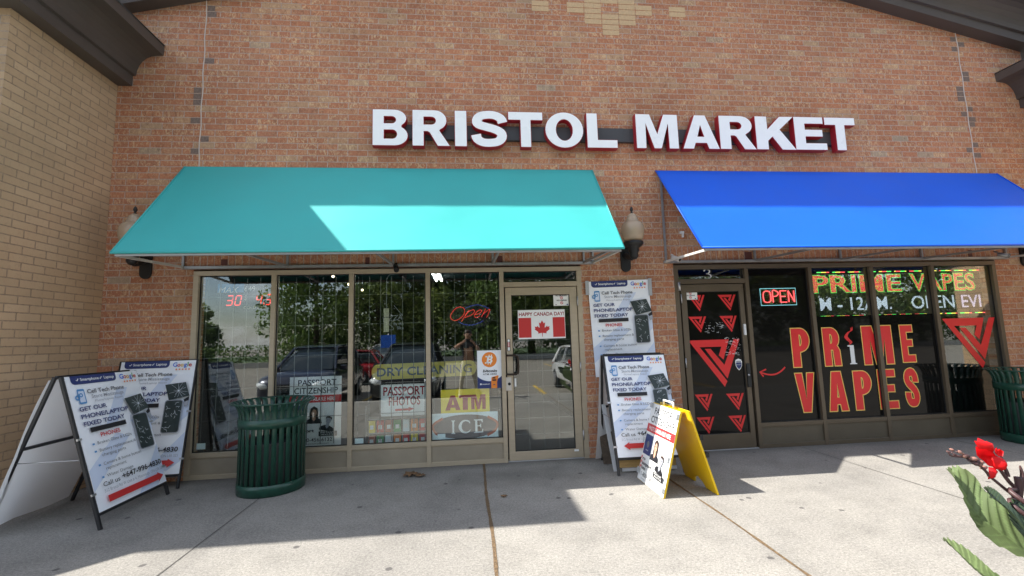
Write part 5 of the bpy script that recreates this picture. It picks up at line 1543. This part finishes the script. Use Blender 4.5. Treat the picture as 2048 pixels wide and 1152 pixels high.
M['vein'] = leaf_mat('canna_vein', (0.14, 0.21, 0.08), (0.18, 0.25, 0.10), 0.3)
edge_leaf([(1903, 935), (1912, 958), (1924, 984), (1940, 1026), (1960, 1060), (1996, 1090), (2050, 1117), (2110, 1150), (2190, 1200)],
          [(1905, 934), (1919, 934), (1948, 952), (1964, 977), (1985, 992), (2012, 1012), (2045, 1050), (2095, 1110), (2192, 1195)], (-3.80, -4.02), .035, M['canna'], vein=M['vein'])
edge_leaf([(1892, 1077), (1915, 1103), (1942, 1131), (1975, 1158), (2050, 1210), (2150, 1280)], [(1894, 1076), (1925, 1092), (1957, 1117), (1985, 1142), (2055, 1195), (2152, 1275)], (-3.82, -4.05), .03, M['canna'], vein=M['vein'])
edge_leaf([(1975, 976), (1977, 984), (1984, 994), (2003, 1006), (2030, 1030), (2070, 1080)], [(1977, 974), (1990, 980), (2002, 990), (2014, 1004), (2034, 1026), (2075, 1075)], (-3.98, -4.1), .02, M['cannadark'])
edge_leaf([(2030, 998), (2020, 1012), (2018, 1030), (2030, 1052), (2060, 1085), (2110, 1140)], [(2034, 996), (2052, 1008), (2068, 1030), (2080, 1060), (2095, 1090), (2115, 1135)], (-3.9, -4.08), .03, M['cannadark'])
zc = lambda x, y, Y=-3.86: at(1890 + x / 6.78, 870 + y / 6.78, Y)


def petal(pts, dy, name='petal'):
    c = [zc(*p) for p in pts]
    m = sum(c, Vector()) / len(c)
    b = B(); n = len(c)
    ring = [m.lerp(p, .6) + Vector((0, dy * .7, 0)) for p in c]
    rim = [p + Vector((0, dy * .25 * math.sin(i * 1.9), .004 * math.cos(i * 2.7))) for i, p in enumerate(c)]
    b.add([m + Vector((0, dy, 0))] + ring + rim, [(0, 1 + i, 1 + (i + 1) % n) for i in range(n)] + [(1 + i, 1 + n + i, 1 + n + (i + 1) % n, 1 + (i + 1) % n) for i in range(n)], M['petal'], True)
    return part(b, name, can, fix=False)


petal([(395, 90), (410, 65), (460, 48), (510, 66), (535, 100), (560, 85), (600, 84), (628, 150), (640, 215), (600, 225), (520, 190), (430, 180)], -.03)
petal([(415, 165), (520, 175), (610, 200), (670, 270), (730, 285), (772, 340), (768, 420), (690, 410), (590, 400), (500, 355), (435, 275)], .03)
petal([(560, 330), (650, 330), (760, 330), (775, 400), (755, 470), (650, 440), (590, 410)], .0)
petal([(640, 300), (730, 285), (775, 345), (772, 420), (745, 475), (690, 470), (650, 410)], -.035)
petal([(590, 445), (640, 425), (700, 470), (650, 500), (645, 560), (635, 600), (595, 595), (578, 540), (580, 480)], -.02)
petal([(740, 200), (765, 185), (785, 230), (775, 285), (740, 290), (735, 240)], .02)
petal([(700, 180), (716, 178), (722, 260), (700, 270)], .01)


def stem(pts, r, m=None, name='stem'):
    b = B(); pp = smooth_path([tuple(p) for p in pts], 4)
    rr = r if not isinstance(r, tuple) else [r[0] + (r[1] - r[0]) * i / (len(pp) - 1) for i in range(len(pp))]
    b.tube(pp, rr, m or M['bract'], 7); return part(b, name, can)


stem([zc(600, 560), zc(660, 605), zc(800, 720), zc(900, 800), zc(945, 860), zc(1040, 1050, -3.95), tuple(PC + Vector((-.12, .05, .40)))], (.005, .009))
stem([zc(700, 430), zc(760, 490), zc(860, 625), zc(965, 735), zc(1060, 900, -3.92), tuple(PC + Vector((-.08, .02, .40)))], (.006, .010))
stem([zc(760, 290), zc(795, 400), zc(835, 500), zc(850, 560)], (.004, .009), M['bract'], 'sepal')
stem([zc(1015, 415), zc(1035, 480), zc(1050, 560), zc(1030, 700), zc(1000, 830)], (.003, .013), M['bract'], 'bract')
stem([zc(985, 570), zc(1000, 680), zc(1005, 800), zc(1000, 950), zc(1060, 1130, -3.92), tuple(PC + Vector((-.03, .0, .40)))], (.013, .010), M['bract'])
stem([zc(35, 220), zc(90, 285), zc(250, 300), zc(350, 345), zc(480, 425), zc(560, 500), zc(600, 560)], (.003, .006), M['bract'], 'bud_stalk')
rb = random.Random(11)
for k in range(22):
    f = k / 21; x = 40 + 470 * f + rb.uniform(-12, 12); y = 225 + 190 * f ** 1.3 + rb.uniform(-38, 30)
    c = zc(x, y, -3.86 + rb.uniform(-.02, .02)); s_ = rb.uniform(.004, .0075) * (.75 + .7 * f)
    b = B(); dr = Vector((-1, rb.uniform(-.6, .6), rb.uniform(-.3, .9))).normalized()
    b.tube([c - dr * s_ * 1.6, c - dr * s_ * .5, c + dr * s_ * .7, c + dr * s_ * 1.7], [s_ * .5, s_, s_ * .8, s_ * .1], M['budpink'] if rb.random() < .4 else M['bract'], 6)
    part(b, 'bud', can)
# the rest of the clump, outside the frame but mirrored in the door glass
for k in range(9):
    a = rb.uniform(-1.2, 1.9); L = rb.uniform(.5, .75); base = PC + Vector((rb.uniform(-.02, .18), rb.uniform(-.15, .15), .45))
    d = Vector((math.cos(a) * .6, math.sin(a) * .6, 0)); sd = Vector((-d.y, d.x, 0)).normalized(); rows = []
    for i in range(13):
        f = i / 12; wd = .085 * math.sin(math.pi * min(1, f * .95 + .04)) ** .8
        c = base + Vector((0, 0, .15 + .55 * f - .35 * f * f)) + d * L * f * (.4 + .6 * f)
        rows.append([c + sd * wd * g + Vector((0, 0, .03 * abs(g))) for g in (-1, -.5, 0, .5, 1)])
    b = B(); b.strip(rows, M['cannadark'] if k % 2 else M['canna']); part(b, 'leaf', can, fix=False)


def leaf_cloud(b, n, fn, size, m, rnd, drop=0.5):
    for _ in range(n):
        c = fn(); s_ = size * rnd.uniform(.6, 1.3)
        a = Vector((rnd.uniform(-1, 1), rnd.uniform(-1, 1), rnd.uniform(-1, 1))).normalized()
        q = a.orthogonal().normalized(); q.rotate(Matrix.Rotation(rnd.uniform(0, 6.28), 3, a)); p = a.cross(q)
        b.add([c - q * s_, c + p * s_ * .5, c + q * s_, c - p * s_ * .5], [(0, 1, 2, 3)], m)


b = B()
def fnp():
    a = rb.uniform(-2.2, 1.7); r_ = .18 + .27 * rb.random() ** .7; return PC + Vector((r_ * math.cos(a), r_ * math.sin(a), .34 + .28 * rb.random() * (1 - r_ * 1.2)))
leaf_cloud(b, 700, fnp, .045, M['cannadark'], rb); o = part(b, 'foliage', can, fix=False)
b = B()
def fnt():
    a = rb.uniform(.1, 1.15); r_ = .38 + .10 * rb.random(); return PC + Vector((r_ * math.cos(a) - .02, r_ * math.sin(a), .03 + .40 * rb.random()))
leaf_cloud(b, 260, fnt, .05, M['lime'], rb); o = part(b, 'trailing_foliage', can, fix=False)

# ------------------------------------------------------------------ fallen leaves
M['dry'] = pm('dry_leaf', (0.17, 0.095, 0.045), 0.8, var=0.3, vscale=40)
def dry_leaf(x, y, s_, rz, label):
    t = thing('dry_leaf', label, 'leaf', (x, y, 0), rz)
    out = [(0, -.5), (.06, -.2), (.30, -.28), (.26, -.10), (.50, .0), (.34, .10), (.42, .30), (.20, .24), (.12, .36), (0, .55), (-.12, .36), (-.20, .24), (-.42, .30), (-.34, .10), (-.50, 0), (-.26, -.10), (-.30, -.28), (-.06, -.2)]
    b = B(); n = len(out); z = lambda p: .012 * s_ / .1 * (.4 + abs(math.sin(p[0] * 7 + p[1] * 4))) + .004
    vs = [(0, 0, .012)] + [(p[0] * s_ * .5, p[1] * s_ * .5, z((p[0] * .5, p[1] * .5))) for p in out] + [(p[0] * s_, p[1] * s_, z(p)) for p in out]
    b.add(vs, [(0, 1 + i, 1 + (i + 1) % n) for i in range(n)] + [(1 + i, 1 + n + i, 1 + n + (i + 1) % n, 1 + (i + 1) % n) for i in range(n)], M['dry'], True)
    o = b.build('blade', t, fix=False); s2 = o.modifiers.new('thick', 'SOLIDIFY'); s2.thickness = .0015
dry_leaf(-.66, -.33, .20, .7, 'large curled brown dead leaf on the pavement below the market windows')
dry_leaf(-.55, -.36, .15, 2.5, 'brown dead leaf touching the large one below the market windows')
dry_leaf(.315, -1.18, .075, 1.2, 'small brown dead leaf on the pavement beside the wide filled joint')
dry_leaf(6.35, -.45, .06, .4, 'small brown dead leaf on the pavement left of the far green bin')


# ------------------------------------------------------------------ parked cars (seen mirrored in the shop glass)
M['tyre'] = pm('tyre', (0.018, 0.018, 0.018), 0.85)
M['rimm'] = pm('alloy', (0.5, 0.5, 0.52), 0.3, metal=0.8)
M['carglass'] = pm('car_glass', (0.02, 0.03, 0.035), 0.04, spec=0.9)
M['lens'] = pm('headlight_lens', (0.75, 0.78, 0.8), 0.08, spec=0.8)
M['taill'] = pm('tail_lens', (0.4, 0.01, 0.01), 0.2)


def car(label, paint, x, yf, rz, suv=True, name='parked_car', z=-0.30):
    t = thing(name, label, 'car', (x, yf, z), rz, group='cars parked facing the shops')
    S = 1.0 if suv else .86
    def loft(b, st, m, k=10):
        rows = []
        for (y, z0, z1, hw, rd) in st:
            pts = []
            for i in range(4 * k):
                a = 2 * math.pi * i / (4 * k); c, s_ = math.cos(a), math.sin(a)
                e = .42
                pts.append((hw * math.copysign(abs(c) ** e, c), y, (z0 + z1) / 2 + (z1 - z0) / 2 * math.copysign(abs(s_) ** e, s_)))
            rows.append(pts + [pts[0]])
        b.strip(rows, m)
        n = 4 * k
        for r_, fl in ((rows[0], 1), (rows[-1], 0)):
            b.add(r_[:-1], [tuple(range(n))[::-1] if fl else tuple(range(n))], m, True)
    b = B()
    loft(b, [(-.0, .38, .74 * S + .02, .74, 0), (-.06, .30, .88 * S, .86, 0), (-.30, .26, 1.00 * S, .93, 0), (-1.25, .26, 1.08 * S, .95, 0), (-2.6, .26, 1.10 * S, .955, 0), (-4.1, .27, 1.08 * S, .95, 0), (-4.55, .30, 1.04 * S, .91, 0), (-4.7, .42, .92 * S, .80, 0)], paint)
    b.box(-.70, .70, -4.3, -1.0, .9 * S, 1.06 * S, paint)
    loft(b, [(-2.02, 1.63 * S, 1.70 * S, .60, 0), (-2.3, 1.66 * S, 1.755 * S, .66, 0), (-3.2, 1.68 * S, 1.775 * S, .67, 0), (-4.0, 1.64 * S, 1.74 * S, .65, 0), (-4.15, 1.60 * S, 1.68 * S, .60, 0)], paint)
    for sx in (-1, 1):
        for p, q in (((sx * .84, -1.12, 1.05 * S), (sx * .63, -2.06, 1.68 * S)), ((sx * .86, -2.75, 1.06 * S), (sx * .67, -2.75, 1.70 * S)), ((sx * .84, -4.5, 1.04 * S), (sx * .62, -4.12, 1.66 * S))):
            b.bar(p, q, .06, .07, paint)
    b.build('body', t)
    b = B(); loft(b, [(-1.14, 1.0 * S, 1.07 * S, .78, 0), (-1.6, 1.0 * S, 1.38 * S, .74, 0), (-2.05, 1.0 * S, 1.66 * S, .67, 0), (-3.2, 1.0 * S, 1.70 * S, .69, 0), (-4.05, 1.0 * S, 1.64 * S, .66, 0), (-4.45, 1.0 * S, 1.20 * S, .74, 0), (-4.52, 1.0 * S, 1.05 * S, .78, 0)], M['carglass']); b.build('window_glass', t)
    for sx in (-1, 1):
        b = B(); b.tube([(sx * .58, .012, .70 * S), (sx * .72, -.02, .72 * S), (sx * .86, -.13, .76 * S)], [.05, .085, .06], M['lens'], 10); b.build('headlight', t)
        b = B(); b.box(min(sx * .88, sx * 1.08), max(sx * .88, sx * 1.08), -1.55, -1.42, 1.02 * S, 1.16 * S, paint); b.build('mirror', t, bevel=.03)
        b = B(); b.box(min(sx * .62, sx * .84), max(sx * .62, sx * .84), -4.705, -4.60, .72 * S, .98 * S, M['taill']); b.build('tail_light', t, bevel=.02)
        for yw in (-.92, -3.72):
            b = B(); b.lathe([(.0, -.11), (.22, -.11), (.33, -.10), (.345, -.06), (.345, .06), (.33, .10), (.22, .11), (0, .11)], (0, 0, 0), M['tyre'], 24)
            b.v = [Vector((sx * .85 + v.z, yw + v.x, .345 + v.y)) for v in b.v]; wl = b.build('wheel', t)
            b = B(); b.lathe([(.0, .0), (.05, .02), (.21, .012), (.22, .0)], (0, 0, 0), M['rimm'], 20)
            b.v = [Vector((sx * (.962 + v.z), yw + v.x, .345 + v.y)) for v in b.v]; b.build('rim', wl)
    b = B(); b.box(-.48, .48, -.03, .012, .56 * S, .74 * S, M['gasket'])
    for k in range(3): b.box(-.46, .46, .012, .022, (.59 + k * .055) * S, (.61 + k * .055) * S, M['steel'])
    b.build('grille', t)
    b = B(); b.box(-.26, .26, .005, .018, .40, .50, M['paper']); b.build('number_plate', t)
    return t


P_navy = pm('navy_car_paint', (0.012, 0.018, 0.045), 0.25, metal=0.3, coat=0.8); P_dark = pm('charcoal_car_paint', (0.02, 0.022, 0.026), 0.25, metal=0.3, coat=0.8)
P_white = pm('white_car_paint', (0.75, 0.76, 0.77), 0.25, coat=0.8); P_red = pm('red_car_paint', (0.30, 0.008, 0.014), 0.25, coat=0.8); P_silver = pm('silver_car_paint', (0.42, 0.43, 0.44), 0.3, metal=0.6, coat=0.6)
car('navy sport utility car mirrored in the first and second market windows', P_navy, -4.72, -6.95, 0)
car('charcoal sport utility car mirrored above the DRY CLEANING sign', P_dark, -1.78, -6.95, 0)
car('white car mirrored in the glass of the market door', P_white, 4.05, -6.9, 0, False)
car('red car mirrored low in the first market window', P_red, -8.3, -15.2, R(90), False, z=-.31)
car('silver car far across the lot, mirrored over the charcoal car', P_silver, -6.5, -24.0, R(25), z=-.315)


# ------------------------------------------------------------------ trees across the lot
def make_tree(h, rad, seed, leaf, base, label, group):
    rnd = random.Random(seed)
    t = thing('tree', label, 'tree', base, group=group)
    b = B(); b.tube(smooth_path([(0, 0, 0), (.05, .03, h * .2), (.0, .08, h * .45), (.1, 0, h * .75)], 3), [.24 * h / 9 * (1 - i / 10.5) for i in range(10)], M['bark'], 9)
    for k in range(7):
        a = k * 2.4 + rnd.random(); z0 = h * (.22 + .07 * k); l = rad * rnd.uniform(.5, .9)
        b.tube([(0, .05, z0), (math.cos(a) * l * .5, math.sin(a) * l * .5, z0 + l * .35), (math.cos(a) * l, math.sin(a) * l, z0 + l * .6)], [.07, .05, .02], M['bark'], 6)
    b.build('trunk', t)
    cl = []
    for k in range(52):
        a = rnd.uniform(0, 6.283); zz = rnd.uniform(.14, .97); rr = rad * (math.sin(math.pi * min(.98, zz * .86 + .1)) ** .7) * math.sqrt(rnd.uniform(.1, 1))
        cl.append((Vector((rr * math.cos(a), rr * math.sin(a), h * zz)), rnd.uniform(.5, 1.0) * rad * .38))
    b = B()
    def fn():
        c, r_ = rnd.choice(cl); d = Vector((rnd.gauss(0, 1), rnd.gauss(0, 1), rnd.gauss(0, .7))).normalized() * r_ * rnd.random() ** .4
        return c + d
    leaf_cloud(b, 9500, fn, .20, leaf, rnd)
    b.build('crown', t, fix=False)
    return t


GR = 'trees beyond the parking lot'
protos = [make_tree(12.5, 5.0, 1, M['leafA'], (-13.5, -36.2, -.25), 'dark green tree beyond the lot, behind the red car', GR), make_tree(14.0, 5.4, 2, M['leafB'], (-3.2, -37.5, -.25), 'olive green tree beyond the lot, straight across from the market', GR), make_tree(5.4, 2.6, 3, M['leafA'], (-25, -37, -.25), 'smaller dark tree at the far end of the lot, under open sky', GR)]
for k, (x, y, s_, pi, rz, lab) in enumerate(((-8.4, -38.0, 1.08, 1, 1.0, 'tall olive tree left of the one across from the market'), (1.6, -36.0, .98, 0, 2.0, 'dark tree mirrored above the market door'), (6.2, -38.4, 1.1, 1, 3.3, 'tall olive tree mirrored over the white car'),
                                             (11.0, -36.5, 1.0, 0, 4.1, 'dark tree straight across from the blacked out shopfront'), (16.0, -38.2, 1.05, 1, 5.2, 'olive tree across from the right end of the blue awning'), (22.0, -37.0, .95, 0, .4, 'dark tree near the right end of the far row'), (28, -39, 1.1, 1, .9, 'olive tree in the far row past the lamp pier'), (34.5, -37, 1.0, 0, 2.2, 'dark tree in the far row mirrored in the last blue awning window'), (41, -39, 1.1, 1, 3.9, 'olive tree in the far row reflected beside the tan wing'), (48, -38, 1.1, 0, 5.0, 'dark tree almost at the end of the far row'), (55, -39, 1.1, 1, .2, 'olive tree at the very end of the far row'),
                                             (-30, -40, 1.0, 2, 1.9, 'small dark tree farthest along the lot'), (4.0, -43.0, 1.25, 1, 2.6, 'tall olive tree in the second row behind the white car'), (-5.8, -43.5, 1.2, 0, 3.0, 'tall dark tree in the second row behind the charcoal car'), (13.5, -43.0, 1.2, 0, 1.3, 'tall dark tree in the second row across from the blue awning'))):
    c = copy_tree(protos[pi]); c.location = (x, y, -.25); c.rotation_euler = (0, 0, rz); c.scale = (s_, s_, s_); c['label'] = lab
b = B(); rh = random.Random(21)
leaf_cloud(b, 13000, lambda: Vector((rh.uniform(-36, 58), -35.6 + rh.gauss(0, .35), -.2 + 1.75 * rh.random() ** .8)), .14, M['leafA'], rh)
h_ = b.build('hedge', fix=False); tag(h_, 'clipped dark green hedge along the far side of the lot', 'hedge')
t = thing('lot_sign', 'blue parking sign on a post across the lot', 'sign', (-4.4, -20, -.31))
b = B(); b.tube([(-4.4, -20, -.31), (-4.4, -20, 2.0)], .03, M['galv'], 8); part(b, 'post', t)
b = B(); b.box(-4.8, -4.0, -19.96, -19.93, 1.2, 1.9, M['gblue']); part(b, 'panel', t)

# ------------------------------------------------------------------ the photographer, mirrored in the glass
M['pants'] = pm('cream_cotton', (0.62, 0.56, 0.44), 0.85, var=0.1, vscale=12); M['shirt'] = pm('black_cotton', (0.018, 0.018, 0.022), 0.85)
M['flesh'] = pm('tan_skin', (0.42, 0.235, 0.15), 0.5); M['shoe'] = pm('pale_shoe', (0.45, 0.43, 0.4), 0.6)
per = thing('person', 'person in a black shirt and cream trousers holding up a phone, mirrored in the glass', 'person', (0, -6.06, 0))
V, Eg, Rd = [], [], []
def sk(p, r, par=None):
    V.append(p); Rd.append(r)
    if par is not None: Eg.append((par, len(V) - 1))
    return len(V) - 1
pel = sk((0, -6.06, .94), .145)
w1 = sk((0, -6.06, 1.08), .135, pel); ch = sk((0, -6.05, 1.28), .155, w1); nk = sk((0, -6.05, 1.44), .062, ch); hd0 = sk((0, -6.03, 1.53), .075, nk); hd1 = sk((0, -6.025, 1.62), .095, hd0); hd2 = sk((0, -6.035, 1.70), .070, hd1)
for sx in (-1, 1):
    h = sk((sx * .10, -6.06, .88), .105, pel); k1 = sk((sx * .17, -6.03, .50), .066, h); k2 = sk((sx * .20, -6.07, .28), .056, k1); an = sk((sx * .23, -6.08, .09), .042, k2); sk((sx * .24, -5.98, .045), .042, an)
    s1 = sk((sx * .17, -6.05, 1.385), .068, ch); el = sk((sx * (.34 if sx < 0 else .27), -5.92, 1.22 if sx > 0 else 1.30), .043, s1); wr = sk((sx * .125, -5.71, 1.44), .029, el); pm_ = sk((sx * .095, -5.675, 1.465), .030, wr)
    for k in range(4):
        z = 1.495 - k * .018; f1 = sk((sx * .080, -5.640 + .004 * abs(k - 1.5), z), .0095, pm_); sk((sx * (.045 + .006 * abs(k - 1)), -5.636, z + .002), .008, f1)
    th = sk((sx * .075, -5.69, 1.455), .010, pm_); sk((sx * .055, -5.672, 1.452), .009, th)
me = bpy.data.meshes.new('body'); me.from_pydata(V, Eg, [])
bo = bpy.data.objects.new('body', me); COL.objects.link(bo)
bo.modifiers.new('skin', 'SKIN')
for i, sv in enumerate(me.skin_vertices[0].data): sv.radius = (Rd[i], Rd[i]); sv.use_root = (i == 0)
ss = bo.modifiers.new('sub', 'SUBSURF'); ss.levels = 2; ss.render_levels = 2
dg = bpy.context.evaluated_depsgraph_get(); dg.update()
me2 = bpy.data.meshes.new_from_object(bo.evaluated_get(dg)); bpy.data.objects.remove(bo)
for m in ('flesh', 'shirt', 'pants', 'shoe'): me2.materials.append(M[m])
for p in me2.polygons:
    c = p.center; p.use_smooth = True
    p.material_index = 3 if c.z < .10 else (2 if c.z < .96 else (1 if c.z < 1.46 and c.y < -5.96 else 0))
bo = bpy.data.objects.new('body', me2); COL.objects.link(bo); bo.parent = per; bo.matrix_parent_inverse = Matrix.Translation((0, 6.06, 0))
b = B(); b.lathe([(.088, -.02), (.104, .03), (.100, .07), (.075, .105), (.0, .125)], (0, -6.045, 1.63), M['hair'], 18); b.v = [v + Vector((0, -.02 if v.z < 1.66 else 0, 0)) for v in b.v]; part(b, 'hair', per)
b = B(); b.tube([(0, -5.935, 1.625), (0, -5.912, 1.60), (0, -5.918, 1.588)], [.010, .015, .013], M['flesh'], 8); part(b, 'nose', per)
for sx in (-1, 1):
    b = B(); b.lathe([(0, -.012), (.010, -.006), (.012, 0), (.010, .006), (0, .012)], (sx * .034, -5.938, 1.635), M['hair'], 10); part(b, 'eye', per)
    b = B(); b.lathe([(0, -.028), (.012, -.02), (.016, 0), (.012, .02), (0, .028)], (sx * .098, -6.03, 1.615), M['flesh'], 8); part(b, 'ear', per)
t = thing('phone', 'dark phone held up in both hands by the photographer', 'phone', (0, -5.655, 1.47))
b = B(); b.box(-.078, .078, -5.660, -5.651, 1.432, 1.510, M['ink']); part(b, 'case', t, bevel=.003)
b = B(); b.box(-.074, .074, -5.6614, -5.6604, 1.436, 1.506, M['screen']); part(b, 'display', t)
